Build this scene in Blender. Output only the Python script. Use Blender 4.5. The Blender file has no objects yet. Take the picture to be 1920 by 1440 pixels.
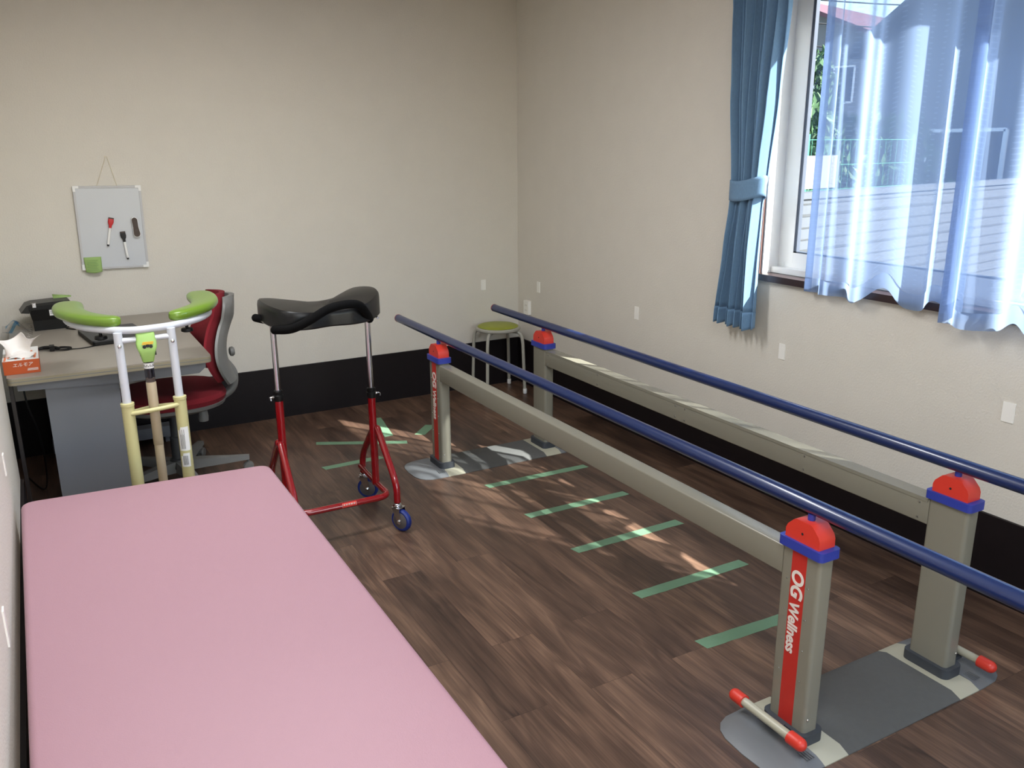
import bpy, bmesh, math, random
from mathutils import Vector, Matrix, Euler
from math import pi, sin, cos, radians as rad
random.seed(7)
sc = bpy.context.scene
col = sc.collection

# ------------------------------------------------------------------ camera
H = 1.55
cam_d = bpy.data.cameras.new('camera'); cam = bpy.data.objects.new('camera', cam_d); col.objects.link(cam)
_f, _yaw, _pitch, _roll = 1584.9, 0.5086, -0.2744, -0.0077
_fwd = Vector((sin(_yaw)*cos(_pitch), cos(_yaw)*cos(_pitch), sin(_pitch)))
_rt = Vector((cos(_yaw), -sin(_yaw), 0)); _up = _rt.cross(_fwd)
_r2 = cos(_roll)*_rt + sin(_roll)*_up; _u2 = -sin(_roll)*_rt + cos(_roll)*_up
cam.matrix_world = Matrix(((_r2.x, _u2.x, -_fwd.x, -2.7743), (_r2.y, _u2.y, -_fwd.y, -4.8829), (_r2.z, _u2.z, -_fwd.z, H), (0, 0, 0, 1)))
cam_d.sensor_width = 36; cam_d.lens = 36*_f/1920; cam_d.clip_start = 0.02; cam_d.clip_end = 300
sc.camera = cam

# ------------------------------------------------------------------ light and exposure
SUN_DIR = Vector((-.70, 1.13, -1.03)).normalized()          # the way the sunlight travels
sc.view_settings.view_transform = 'Standard'; sc.view_settings.look = 'None'
sc.view_settings.exposure = 0.72; sc.view_settings.gamma = 1.0; sc.view_settings.use_curve_mapping = False
w = bpy.data.worlds.new('daylight'); sc.world = w; w.use_nodes = True
nt = w.node_tree; bg = nt.nodes['Background']
sky = nt.nodes.new('ShaderNodeTexSky'); sky.sky_type = 'NISHITA'; sky.sun_disc = False
sky.sun_elevation = math.asin(-SUN_DIR.z); sky.sun_rotation = math.atan2(-SUN_DIR.x, -SUN_DIR.y)
sky.air_density = 1.0; sky.dust_density = 1.2
nt.links.new(sky.outputs[0], bg.inputs[0]); bg.inputs[1].default_value = 0.42
sd = bpy.data.lights.new('sun', 'SUN'); sd.energy = 16.0; sd.angle = rad(0.5); sd.color = (1, .95, .88)
so = bpy.data.objects.new('sun', sd); col.objects.link(so)
so.rotation_euler = SUN_DIR.to_track_quat('-Z', 'Y').to_euler(); so.location = (6, -9, 9)
CEIL_FILL_W = 23.0
def ceiling_fill_area(x, y, power, sx=1.2, sy=.3):  # area glow for the added ceiling fill lamps
    l = bpy.data.lights.new('ceiling_fill_glow', 'AREA'); l.shape = 'RECTANGLE'; l.size = sx; l.size_y = sy
    l.energy = power; l.color = (.97, .98, 1.0)
    o = bpy.data.objects.new('ceiling_fill_glow', l); col.objects.link(o); o.location = (x, y, 2.43)
    return o
sc.cycles.use_denoising = True
sc.cycles.max_bounces = 12; sc.cycles.diffuse_bounces = 5; sc.cycles.transparent_max_bounces = 16
sc.cycles.sample_clamp_indirect = 8.0; sc.cycles.caustics_reflective = False; sc.cycles.caustics_refractive = False

# ------------------------------------------------------------------ materials
def s2l(c): return tuple(((v/255)/12.92 if v/255 <= .04045 else ((v/255+.055)/1.055)**2.4) for v in c)
def mat(name, rgb, rough=.5, metal=0., bump=0., bscale=200., var=0., vscale=8., spec=.5, coat=0.):
    m = bpy.data.materials.new(name); m.use_nodes = True; t = m.node_tree; b = t.nodes['Principled BSDF']
    c = s2l(rgb); b.inputs['Base Color'].default_value = (*c, 1); b.inputs['Roughness'].default_value = rough
    b.inputs['Metallic'].default_value = metal; b.inputs['Specular IOR Level'].default_value = spec
    b.inputs['Coat Weight'].default_value = coat; b.inputs['Coat Roughness'].default_value = .08
    tc = t.nodes.new('ShaderNodeTexCoord')
    n = t.nodes.new('ShaderNodeTexNoise'); n.inputs['Scale'].default_value = vscale; n.inputs['Detail'].default_value = 4
    t.links.new(tc.outputs['Object'], n.inputs['Vector'])
    r = t.nodes.new('ShaderNodeMix'); r.data_type = 'RGBA'; r.blend_type = 'MIX'
    v = var if var else .03
    r.inputs[6].default_value = (*[x*(1-v) for x in c], 1); r.inputs[7].default_value = (*[min(1, x*(1+v)) for x in c], 1)
    t.links.new(n.outputs['Fac'], r.inputs[0]); t.links.new(r.outputs[2], b.inputs['Base Color'])
    if bump:
        n2 = t.nodes.new('ShaderNodeTexNoise'); n2.inputs['Scale'].default_value = bscale; n2.inputs['Detail'].default_value = 3
        t.links.new(tc.outputs['Object'], n2.inputs['Vector'])
        bp = t.nodes.new('ShaderNodeBump'); bp.inputs['Strength'].default_value = bump; bp.inputs['Distance'].default_value = .002
        t.links.new(n2.outputs['Fac'], bp.inputs['Height']); t.links.new(bp.outputs[0], b.inputs['Normal'])
    return m
M = {}
M['wall'] = mat('wallpaper', (214, 209, 199), .85, bump=.9, bscale=130, spec=.25)
M['ceiling'] = mat('ceiling paper', (225, 222, 214), .9)
M['base'] = mat('dark brown baseboard', (22, 16, 18), .5, spec=.25, var=.25, vscale=30)
M['casing'] = mat('brown window casing', (92, 66, 62), .5)
M['sill'] = mat('dark brown sill', (52, 38, 38), .35)
M['vinyl'] = mat('white vinyl', (226, 226, 224), .35)
M['gasket'] = mat('grey gasket', (70, 78, 92), .5)
M['greige'] = mat('greige painted steel', (128, 125, 112), .24, spec=.7, bump=.15, bscale=500)
M['cream'] = mat('cream plate', (170, 168, 150), .35)
M['mat'] = mat('grey rubber mat', (84, 85, 84), .7, bump=.5, bscale=900, var=.12, vscale=60)
M['ramp'] = mat('grey plastic end cover', (106, 109, 112), .45, var=.06)
M['boot'] = mat('dark grey rubber boot', (58, 62, 68), .6, bump=.2, bscale=700)
M['blue'] = mat('blue plastic', (44, 58, 150), .45)
M['rail'] = mat('blue lacquered rail', (22, 40, 84), .28, coat=.35)
M['redplastic'] = mat('coral red plastic', (204, 56, 42), .38)
M['redstripe'] = mat('red stripe film', (184, 46, 38), .45)
M['letter'] = mat('pale grey lettering', (222, 214, 206), .5)
M['steel'] = mat('chrome', (208, 208, 210), .16, metal=1)
M['zinc'] = mat('zinc screw', (190, 190, 185), .35, metal=1)
M['redtube'] = mat('red enamelled tube', (138, 10, 20), .2, coat=.7)
M['blackvinyl'] = mat('black vinyl', (9, 10, 13), .36, spec=.4, bump=.15, bscale=300)
M['foam'] = mat('black foam', (5, 5, 6), .9, spec=.15, bump=.4, bscale=600)
M['blackplastic'] = mat('black plastic', (8, 8, 9), .5, spec=.3)
M['bluewheel'] = mat('blue wheel tread', (22, 44, 120), .45)
M['greywheel'] = mat('grey wheel disc', (92, 86, 84), .5)
M['greenpad'] = mat('glossy lime green pad', (104, 136, 42), .32, coat=.35)
M['whitetube'] = mat('white enamelled tube', (206, 210, 218), .3)
M['yellowtube'] = mat('pale yellow tube', (200, 194, 142), .35)
M['beigepole'] = mat('beige pole', (170, 154, 128), .45)
M['palegreen'] = mat('pale green plastic', (156, 196, 108), .4)
M['sticker'] = mat('white label', (232, 232, 230), .5)
M['ink'] = mat('black print', (28, 28, 30), .6)
M['orange'] = mat('orange yellow print', (232, 178, 50), .6)
M['pink'] = mat('pink vinyl', (171, 133, 144), .45, bump=.28, bscale=420, var=.02, vscale=3, spec=.4)
M['redfabric'] = mat('red seat fabric', (122, 16, 30), .9, bump=.6, bscale=900)
M['greyplastic'] = mat('grey chair plastic', (118, 118, 116), .45)
M['darkgrey'] = mat('dark grey plastic', (60, 62, 64), .5)
M['desktop'] = mat('desk top laminate', (152, 145, 134), .4, var=.03)
M['deskedge'] = mat('desk edge band', (146, 138, 116), .5)
M['deskgrey'] = mat('grey desk panel', (112, 115, 122), .5)
M['deskdark'] = mat('dark desk rear leg', (34, 28, 28), .5)
M['orangebox'] = mat('orange tissue carton', (184, 78, 26), .5)
M['tissue'] = mat('white tissue paper', (238, 234, 230), .9)
M['whiteboard'] = mat('whiteboard surface', (192, 196, 202), .28)
M['alu'] = mat('pale plastic board frame', (186, 186, 188), .4)
M['string'] = mat('cream cord', (214, 204, 180), .8)
M['note'] = mat('green sticky note', (150, 180, 108), .8)
M['redcap'] = mat('red marker cap', (192, 26, 34), .4)
M['felt'] = mat('grey brown felt', (84, 74, 68), .9, var=.2, vscale=80)
M['limeseat'] = mat('lime green stool vinyl', (146, 154, 44), .45)
M['stooltube'] = mat('light grey stool tube', (168, 166, 156), .35)
M['plate'] = mat('ivory wall plate', (240, 238, 232), .35)
M['tape'] = mat('green masking tape', (104, 138, 110), .6, bump=.3, bscale=300, var=.06, vscale=30)
M['rednotice'] = mat('red notice label', (220, 70, 60), .5)

def wood_mat():
    m = bpy.data.materials.new('walnut plank floor'); m.use_nodes = True; t = m.node_tree; L = t.links.new
    b = t.nodes['Principled BSDF']; N = t.nodes.new
    tc = N('ShaderNodeTexCoord'); sp = N('ShaderNodeSeparateXYZ'); L(tc.outputs['Object'], sp.inputs[0])
    cb = N('ShaderNodeCombineXYZ'); L(sp.outputs['Y'], cb.inputs['X']); L(sp.outputs['X'], cb.inputs['Y'])
    br = N('ShaderNodeTexBrick'); br.offset = .37; br.offset_frequency = 2; br.squash = 1
    br.inputs['Scale'].default_value = 1; br.inputs['Brick Width'].default_value = .92; br.inputs['Row Height'].default_value = .152
    br.inputs['Mortar Size'].default_value = .0006; br.inputs['Mortar Smooth'].default_value = .3
    br.inputs['Color1'].default_value = (0, 0, 0, 1); br.inputs['Color2'].default_value = (1, 1, 1, 1); br.inputs['Mortar'].default_value = (.5, .5, .5, 1)
    br.inputs['Bias'].default_value = 0
    L(cb.outputs[0], br.inputs['Vector'])
    # each plank takes its own stretch of grain
    off = N('ShaderNodeVectorMath'); off.operation = 'MULTIPLY_ADD'
    L(br.outputs['Color'], off.inputs[0]); off.inputs[1].default_value = (9.1, 4.3, 7.7); L(cb.outputs[0], off.inputs[2])
    mp = N('ShaderNodeMapping'); mp.inputs['Scale'].default_value = (1.0, 6.5, 1); L(off.outputs[0], mp.inputs[0])
    n1 = N('ShaderNodeTexNoise'); n1.inputs['Scale'].default_value = 1.6; n1.inputs['Detail'].default_value = 3; n1.inputs['Distortion'].default_value = .6
    L(mp.outputs[0], n1.inputs['Vector'])
    # cathedral figure: contour lines of the stretched noise
    mu = N('ShaderNodeMath'); mu.operation = 'MULTIPLY'; mu.inputs[1].default_value = 9; L(n1.outputs['Fac'], mu.inputs[0])
    fr = N('ShaderNodeMath'); fr.operation = 'PINGPONG'; fr.inputs[1].default_value = 1; L(mu.outputs[0], fr.inputs[0])
    mp2 = N('ShaderNodeMapping'); mp2.inputs['Scale'].default_value = (3.0, 110, 1); L(off.outputs[0], mp2.inputs[0])
    n2 = N('ShaderNodeTexNoise'); n2.inputs['Scale'].default_value = 1.5; n2.inputs['Detail'].default_value = 5; L(mp2.outputs[0], n2.inputs['Vector'])
    mp3 = N('ShaderNodeMapping'); mp3.inputs['Scale'].default_value = (1.2, 5, 1); L(off.outputs[0], mp3.inputs[0])
    n3 = N('ShaderNodeTexNoise'); n3.inputs['Scale'].default_value = 2.2; n3.inputs['Detail'].default_value = 2; L(mp3.outputs[0], n3.inputs['Vector'])
    a = N('ShaderNodeMath'); a.operation = 'MULTIPLY_ADD'; L(fr.outputs[0], a.inputs[0]); a.inputs[1].default_value = .24
    a2 = N('ShaderNodeMath'); a2.operation = 'MULTIPLY_ADD'; L(n2.outputs['Fac'], a2.inputs[0]); a2.inputs[1].default_value = .52
    a3 = N('ShaderNodeMath'); a3.operation = 'MULTIPLY_ADD'; L(n3.outputs['Fac'], a3.inputs[0]); a3.inputs[1].default_value = .70
    L(a2.outputs[0], a.inputs[2]); L(a3.outputs[0], a2.inputs[2])
    sx = N('ShaderNodeSeparateColor'); L(br.outputs['Color'], sx.inputs[0])
    a4 = N('ShaderNodeMath'); a4.operation = 'MULTIPLY_ADD'; L(sx.outputs[0], a4.inputs[0]); a4.inputs[1].default_value = .30; a4.inputs[2].default_value = -.42
    L(a4.outputs[0], a3.inputs[2])
    cr = N('ShaderNodeValToRGB'); e = cr.color_ramp.elements
    e[0].position = .12; e[0].color = (*s2l((54, 40, 34)), 1); e[1].position = .95; e[1].color = (*s2l((142, 113, 93)), 1)
    k = cr.color_ramp.elements.new(.45); k.color = (*s2l((84, 64, 53)), 1)
    k = cr.color_ramp.elements.new(.68); k.color = (*s2l((107, 83, 68)), 1)
    L(a.outputs[0], cr.inputs[0])
    mx = N('ShaderNodeMix'); mx.data_type = 'RGBA'; L(br.outputs['Fac'], mx.inputs[0]); L(cr.outputs[0], mx.inputs[6]); mx.inputs[7].default_value = (*s2l((44, 30, 26)), 1)
    L(mx.outputs[2], b.inputs['Base Color']); b.inputs['Roughness'].default_value = .36; b.inputs['Specular IOR Level'].default_value = .4
    bp = N('ShaderNodeBump'); bp.inputs['Strength'].default_value = .25; bp.inputs['Distance'].default_value = .001
    L(n2.outputs['Fac'], bp.inputs['Height']); L(bp.outputs[0], b.inputs['Normal'])
    return m
M['floor'] = wood_mat()

def sheer_mat(name, trans, tint=(150, 172, 206)):
    m = bpy.data.materials.new(name); m.use_nodes = True; t = m.node_tree; L = t.links.new; N = t.nodes.new
    t.nodes.remove(t.nodes['Principled BSDF']); out = t.nodes['Material Output']
    tr = N('ShaderNodeBsdfTransparent'); tl = N('ShaderNodeBsdfTranslucent'); df = N('ShaderNodeBsdfDiffuse')
    c = (*s2l(tint), 1); tl.inputs[0].default_value = c; df.inputs[0].default_value = c; tr.inputs[0].default_value = (.97, .98, 1, 1)
    m1 = N('ShaderNodeMixShader'); m1.inputs[0].default_value = .42; L(tl.outputs[0], m1.inputs[1]); L(df.outputs[0], m1.inputs[2])
    # rows of small woven dots
    tc = N('ShaderNodeTexCoord'); sp = N('ShaderNodeSeparateXYZ'); L(tc.outputs['UV'], sp.inputs[0])
    vo = N('ShaderNodeTexVoronoi'); vo.feature = 'F1'; vo.inputs['Scale'].default_value = 1; vo.inputs['Randomness'].default_value = 0.0
    mp = N('ShaderNodeMapping'); mp.inputs['Scale'].default_value = (14, 75, 1); L(tc.outputs['UV'], mp.inputs[0]); L(mp.outputs[0], vo.inputs['Vector'])
    lt = N('ShaderNodeMath'); lt.operation = 'LESS_THAN'; lt.inputs[1].default_value = .16; L(vo.outputs['Distance'], lt.inputs[0])
    ma = N('ShaderNodeMath'); ma.operation = 'MULTIPLY_ADD'; L(lt.outputs[0], ma.inputs[0]); ma.inputs[1].default_value = -.07; ma.inputs[2].default_value = trans
    ge = N('ShaderNodeNewGeometry'); dt = N('ShaderNodeVectorMath'); dt.operation = 'DOT_PRODUCT'; L(ge.outputs['Normal'], dt.inputs[0]); L(ge.outputs['Incoming'], dt.inputs[1])
    ab = N('ShaderNodeMath'); ab.operation = 'ABSOLUTE'; L(dt.outputs['Value'], ab.inputs[0]); mx_ = N('ShaderNodeMath'); mx_.operation = 'MAXIMUM'; mx_.inputs[1].default_value = .08; L(ab.outputs[0], mx_.inputs[0])
    iv = N('ShaderNodeMath'); iv.operation = 'DIVIDE'; iv.inputs[0].default_value = 1; L(mx_.outputs[0], iv.inputs[1])
    pw = N('ShaderNodeMath'); pw.operation = 'POWER'; L(ma.outputs[0], pw.inputs[0]); L(iv.outputs[0], pw.inputs[1])   # a slanting ray meets more thread
    m2 = N('ShaderNodeMixShader'); L(pw.outputs[0], m2.inputs[0]); L(m1.outputs[0], m2.inputs[1]); L(tr.outputs[0], m2.inputs[2])
    L(m2.outputs[0], out.inputs[0]); return m
M['sheer'] = sheer_mat('white sheer voile', .45)
M['sheerhem'] = sheer_mat('white sheer hem', .25)
def cloth_mat(name, rgb, tl=.3):
    m = bpy.data.materials.new(name); m.use_nodes = True; t = m.node_tree; L = t.links.new; N = t.nodes.new
    b = t.nodes['Principled BSDF']; out = t.nodes['Material Output']; c = (*s2l(rgb), 1)
    b.inputs['Roughness'].default_value = .9; b.inputs['Sheen Weight'].default_value = .2; b.inputs['Specular IOR Level'].default_value = .1
    tc = N('ShaderNodeTexCoord'); n = N('ShaderNodeTexNoise'); n.inputs['Scale'].default_value = 260; n.inputs['Detail'].default_value = 2
    mp = N('ShaderNodeMapping'); mp.inputs['Scale'].default_value = (1, 1, .3); L(tc.outputs['Object'], mp.inputs[0]); L(mp.outputs[0], n.inputs['Vector'])
    r = N('ShaderNodeMix'); r.data_type = 'RGBA'; r.inputs[6].default_value = (*[x*.82 for x in c[:3]], 1); r.inputs[7].default_value = (*[min(1, x*1.18) for x in c[:3]], 1)
    L(n.outputs['Fac'], r.inputs[0]); L(r.outputs[2], b.inputs['Base Color'])
    t2 = N('ShaderNodeBsdfTranslucent'); t2.inputs[0].default_value = c
    mx = N('ShaderNodeMixShader'); mx.inputs[0].default_value = tl; L(b.outputs[0], mx.inputs[1]); L(t2.outputs[0], mx.inputs[2]); L(mx.outputs[0], out.inputs[0])
    return m
M['bluecloth'] = cloth_mat('blue curtain cloth', (118, 152, 184), .2)
def glass_mat(name, tint=(1, 1, 1), refl=1.0):
    m = bpy.data.materials.new(name); m.use_nodes = True; t = m.node_tree; L = t.links.new; N = t.nodes.new
    t.nodes.remove(t.nodes['Principled BSDF']); out = t.nodes['Material Output']
    tr = N('ShaderNodeBsdfTransparent'); tr.inputs[0].default_value = (*tint, 1); gl = N('ShaderNodeBsdfGlossy'); gl.inputs['Roughness'].default_value = .02
    fr = N('ShaderNodeFresnel'); fr.inputs[0].default_value = 1.4
    ge = N('ShaderNodeNewGeometry'); m0 = N('ShaderNodeMath'); m0.operation = 'MULTIPLY_ADD'; L(ge.outputs['Backfacing'], m0.inputs[0]); m0.inputs[1].default_value = -refl; m0.inputs[2].default_value = refl
    mu = N('ShaderNodeMath'); mu.operation = 'MULTIPLY'; L(m0.outputs[0], mu.inputs[1]); L(fr.outputs[0], mu.inputs[0])
    mx = N('ShaderNodeMixShader'); L(mu.outputs[0], mx.inputs[0]); L(tr.outputs[0], mx.inputs[1]); L(gl.outputs[0], mx.inputs[2]); L(mx.outputs[0], out.inputs[0])
    return m
M['glass'] = glass_mat('window glass', (.93, .96, .97))
M['clear'] = glass_mat('clear plastic film', (.97, .97, .97), .7)
M['clearblue'] = glass_mat('blue printed film', (.5, .75, .95), .7)
M['smoky'] = glass_mat('smoky clear tube', (.45, .44, .5), 1.5)

# ------------------------------------------------------------------ mesh helpers
def link(name, bm, m, parent=None, smooth=True, bevel=0., seg=2, solid=0., autosmooth=True):
    me = bpy.data.meshes.new(name)
    if bevel:
        bmesh.ops.bevel(bm, geom=[e for e in bm.edges if len(e.link_faces) == 2 and e.calc_face_angle(0) > .5], offset=bevel, segments=seg, profile=.5, affect='EDGES', clamp_overlap=True)
    bmesh.ops.recalc_face_normals(bm, faces=bm.faces)
    for f in bm.faces: f.smooth = smooth
    if smooth and autosmooth:
        for e in bm.edges:
            if len(e.link_faces) == 2 and e.calc_face_angle(0) > .6: e.smooth = False
    bm.to_mesh(me); bm.free()
    for mm in (m if isinstance(m, (list, tuple)) else [m]): me.materials.append(mm)
    o = bpy.data.objects.new(name, me); col.objects.link(o)
    if parent: o.parent = parent
    if solid:
        s = o.modifiers.new('thickness', 'SOLIDIFY'); s.thickness = solid; s.offset = 0
    return o
def B(): return bmesh.new()
def box(bm, x0, x1, y0, y1, z0, z1, mi=0):
    v = [bm.verts.new((x, y, z)) for z in (z0, z1) for y in (y0, y1) for x in (x0, x1)]
    for f in ((0, 2, 3, 1), (4, 5, 7, 6), (0, 1, 5, 4), (2, 6, 7, 3), (0, 4, 6, 2), (1, 3, 7, 5)):
        bm.faces.new([v[i] for i in f]).material_index = mi
    return bm
def obox(bm, c, size, M3=None):
    M3 = M3 or Matrix.Identity(3); c = Vector(c); sx, sy, sz = [s/2 for s in size]
    v = [bm.verts.new(c + M3 @ Vector((x, y, z))) for z in (-sz, sz) for y in (-sy, sy) for x in (-sx, sx)]
    for f in ((0, 2, 3, 1), (4, 5, 7, 6), (0, 1, 5, 4), (2, 6, 7, 3), (0, 4, 6, 2), (1, 3, 7, 5)): bm.faces.new([v[i] for i in f])
    return bm
def rrect(x0, x1, y0, y1, r, n=5):
    pts = []
    for cx, cy, a in ((x1-r, y1-r, 0), (x0+r, y1-r, 90), (x0+r, y0+r, 180), (x1-r, y0+r, 270)):
        for k in range(n+1):
            t = rad(a + 90*k/n); pts.append((cx+r*cos(t), cy+r*sin(t)))
    return pts
def prism(bm, loop, z0, z1, axis='z', mi=0):
    """loop of 2-D points pushed along an axis"""
    def P(a, b, c): return {'z': (a, b, c), 'x': (c, a, b), 'y': (a, c, b)}[axis]
    lo = [bm.verts.new(P(a, b, z0)) for a, b in loop]; hi = [bm.verts.new(P(a, b, z1)) for a, b in loop]
    n = len(loop)
    for i in range(n): bm.faces.new((lo[i], lo[(i+1) % n], hi[(i+1) % n], hi[i])).material_index = mi
    bm.faces.new(lo[::-1]).material_index = mi; bm.faces.new(hi).material_index = mi
    return bm
def layers(bm, rings, cap=True):
    """rings: lists of 3-D points of the same length, skinned one to the next"""
    R = [[bm.verts.new(p) for p in r] for r in rings]; n = len(R[0])
    for a, b in zip(R, R[1:]):
        for i in range(n): bm.faces.new((a[i], a[(i+1) % n], b[(i+1) % n], b[i]))
    if cap: bm.faces.new(R[0][::-1]); bm.faces.new(R[-1])
    return bm
def lathe(bm, prof, c=(0, 0, 0), axis='z', n=28):
    """prof: (radius, height) pairs"""
    c = Vector(c)
    ax = {'z': Matrix.Identity(3), 'x': Matrix.Rotation(pi/2, 3, 'Y'), 'y': Matrix.Rotation(-pi/2, 3, 'X')}[axis] if isinstance(axis, str) else Vector((0, 0, 1)).rotation_difference(Vector(axis)).to_matrix()
    R = []
    for r, h in prof:
        R.append([c + ax @ Vector((max(r, 1e-4)*cos(2*pi*i/n), max(r, 1e-4)*sin(2*pi*i/n), h)) for i in range(n)])
    return layers(bm, R)
def fillet(pts, r, n=6):
    pts = [Vector(p) for p in pts]; out = [pts[0]]
    for a, b, c in zip(pts, pts[1:], pts[2:]):
        d1 = (a-b); d2 = (c-b); q = min(r, d1.length*.49, d2.length*.49); p1 = b + d1.normalized()*q; p2 = b + d2.normalized()*q
        for k in range(n+1):
            t = k/n; out.append((1-t)**2*p1 + 2*t*(1-t)*b + t*t*p2)
    out.append(pts[-1]); return out
def smooth_path(pts, n=6, closed=False):
    P = [Vector(p) for p in pts]; N = len(P); out = []
    rng = range(N if closed else N-1)
    for i in rng:
        p0 = P[(i-1) % N] if closed or i > 0 else P[0]; p1 = P[i]; p2 = P[(i+1) % N]
        p3 = P[(i+2) % N] if closed or i+2 < N else P[-1]
        for k in range(n):
            t = k/n
            out.append(.5*((2*p1) + (p2-p0)*t + (2*p0-5*p1+4*p2-p3)*t*t + (3*p1-p0-3*p2+p3)*t**3))
    if not closed: out.append(P[-1])
    return out
def sweep(bm, pts, ring, closed=False, up=(0, 0, 1)):
    """ring(i, t) gives the 2-D section at a path point; section x = sideways, y = up"""
    pts = [Vector(p) for p in pts]; N = len(pts); R = []; prev = None
    for i, p in enumerate(pts):
        a = pts[(i-1) % N] if closed or i > 0 else pts[0]; b = pts[(i+1) % N] if closed or i < N-1 else pts[-1]
        t = (b-a).normalized()
        if prev is None:
            u = Vector(up); 
            if abs(t.dot(u)) > .95: u = Vector((1, 0, 0))
            nrm = (u - t*u.dot(t)).normalized()
        else:
            nrm = (prev - t*prev.dot(t)).normalized()
        prev = nrm; side = t.cross(nrm)
        R.append([bm.verts.new(p + side*x + nrm*y) for x, y in ring(i, i/(N-1))])
    n = len(R[0])
    for j in range(N if closed else N-1):
        a, b = R[j], R[(j+1) % N]
        for i in range(n): bm.faces.new((a[i], a[(i+1) % n], b[(i+1) % n], b[i]))
    if not closed: bm.faces.new(R[0][::-1]); bm.faces.new(R[-1])
    return bm
def circ(r, n=16): return [(r*cos(2*pi*k/n), r*sin(2*pi*k/n)) for k in range(n)]
def tube(bm, pts, r, fil=0., closed=False, n=16):
    if fil: pts = fillet(pts, fil)
    c = circ(r, n); return sweep(bm, pts, lambda i, t: c, closed)
def rod(bm, a, b, r, n=16): return tube(bm, [a, b], r, n=n)
def capsule(bm, a, b, r, n=20, both=True):
    a, b = Vector(a), Vector(b); L = (b-a).length; prof = []
    for k in range(7):
        t = pi/2*k/6; prof.append((r*sin(t), r-r*cos(t)) if both else (r, r*k/6))
    if not both: prof = [(r, 0)]
    for k in range(7):
        t = pi/2*k/6; prof.append((r*cos(t), L-r+r*sin(t)))
    return lathe(bm, prof, a, (b-a).normalized(), n)
def surf(bm, fn, nu, nv, mi=0, uv=True):
    lay = bm.loops.layers.uv.verify() if uv else None
    V = [[bm.verts.new(fn(i/nu, j/nv)) for i in range(nu+1)] for j in range(nv+1)]
    for j in range(nv):
        for i in range(nu):
            f = bm.faces.new((V[j][i], V[j][i+1], V[j+1][i+1], V[j+1][i])); f.material_index = mi
            if uv:
                for lp, (a, b) in zip(f.loops, ((i, j), (i+1, j), (i+1, j+1), (i, j+1))): lp[lay].uv = (a/nu, b/nv)
    return bm
def text_mesh(name, body, size, m, parent, mtx, depth=.0006, shear=0., align='CENTER', sx=1., bold=0.):
    cu = bpy.data.curves.new(name, 'FONT'); cu.body = body; cu.size = size; cu.extrude = depth; cu.shear = shear
    cu.align_x = align; cu.align_y = 'CENTER'; cu.offset = bold
    t = bpy.data.objects.new(name+'_src', cu); col.objects.link(t)
    bpy.context.view_layer.update()
    me = bpy.data.meshes.new_from_object(t.evaluated_get(bpy.context.evaluated_depsgraph_get()))
    bpy.data.objects.remove(t); me.materials.clear(); me.materials.append(m)
    me.transform(Matrix.Diagonal((sx, 1, 1, 1))); me.transform(mtx)
    o = bpy.data.objects.new(name, me); col.objects.link(o); o.parent = parent; return o
def frame_mtx(o, xa, ya):
    xa = Vector(xa).normalized(); ya = Vector(ya).normalized(); za = xa.cross(ya)
    return Matrix(((xa.x, ya.x, za.x, o[0]), (xa.y, ya.y, za.y, o[1]), (xa.z, ya.z, za.z, o[2]), (0, 0, 0, 1)))
def tag(o, label, cat, group=None, kind=None):
    o['label'] = label; o['category'] = cat
    if group: o['group'] = group
    if kind: o['kind'] = kind
    return o
def thing(name, label, cat, loc=(0, 0, 0), rz=0., group=None):
    o = bpy.data.objects.new(name, None); col.objects.link(o); o.location = loc; o.rotation_euler = (0, 0, rz); o.empty_display_size = .1
    return tag(o, label, cat, group)
def struct(o, label=None):
    o['kind'] = 'structure'
    if label: o['label'] = label
    return o
def copy_tree(o, parent=None):
    c = o.copy(); col.objects.link(c)
    if parent: c.parent = parent; c.matrix_parent_inverse = o.matrix_parent_inverse
    for ch in list(o.children): copy_tree(ch, c)
    return c

# ------------------------------------------------------------------ room shell
XL, XR2, YF, ZC, HB = -2.955, -3.08, -6.6, 2.5, .303
WY0, WY1, WZ0, WZ1 = -4.35, -2.17, 1.0, 2.25       # window opening in the right wall
b = B(); box(b, -3.4, .16, YF-.2, .2, -.12, 0); struct(link('floor', b, M['floor'], smooth=False), 'walnut brown plank floor')
b = B(); box(b, -3.4, .16, YF-.2, .2, ZC, ZC+.12); struct(link('ceiling', b, M['ceiling'], smooth=False))
b = B(); box(b, -3.4, .16, 0, .16, 0, ZC); struct(link('wall_back', b, M['wall'], smooth=False), 'beige wallpapered wall with the whiteboard')
b = B()
box(b, 0, .16, WY1, 0, 0, ZC); box(b, 0, .16, YF, WY0, 0, ZC); box(b, 0, .16, WY0, WY1, 0, WZ0); box(b, 0, .16, WY0, WY1, WZ1, ZC)
struct(link('wall_right', b, M['wall'], smooth=False), 'beige wallpapered wall with the window')
b = B()
box(b, XL-.16, XL, YF, -1.235, 0, ZC); box(b, XR2-.16, XR2, -1.235, 0, 0, ZC)
struct(link('wall_left', b, M['wall'], smooth=False), 'beige wall stepping back beside the desk')
FX0, FX1, FZ0, FZ1 = -2.8, -.25, .06, 2.3  # wall opening for the added fill glazing
b = B()
box(b, -3.4, FX0, YF-.16, YF, 0, ZC); box(b, FX1, .16, YF-.16, YF, 0, ZC); box(b, FX0, FX1, YF-.16, YF, 0, FZ0); box(b, FX0, FX1, YF-.16, YF, FZ1, ZC)
struct(link('wall_front', b, M['wall'], smooth=False))
T = .012
b = B(); box(b, XR2, 0, -T, 0, 0, HB); struct(link('baseboard_back', b, M['base'], smooth=False, bevel=.0015), 'tall dark brown baseboard')
b = B(); box(b, -T, 0, YF, -T, 0, HB); struct(link('baseboard_right', b, M['base'], smooth=False, bevel=.0015), 'tall dark brown baseboard')
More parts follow.
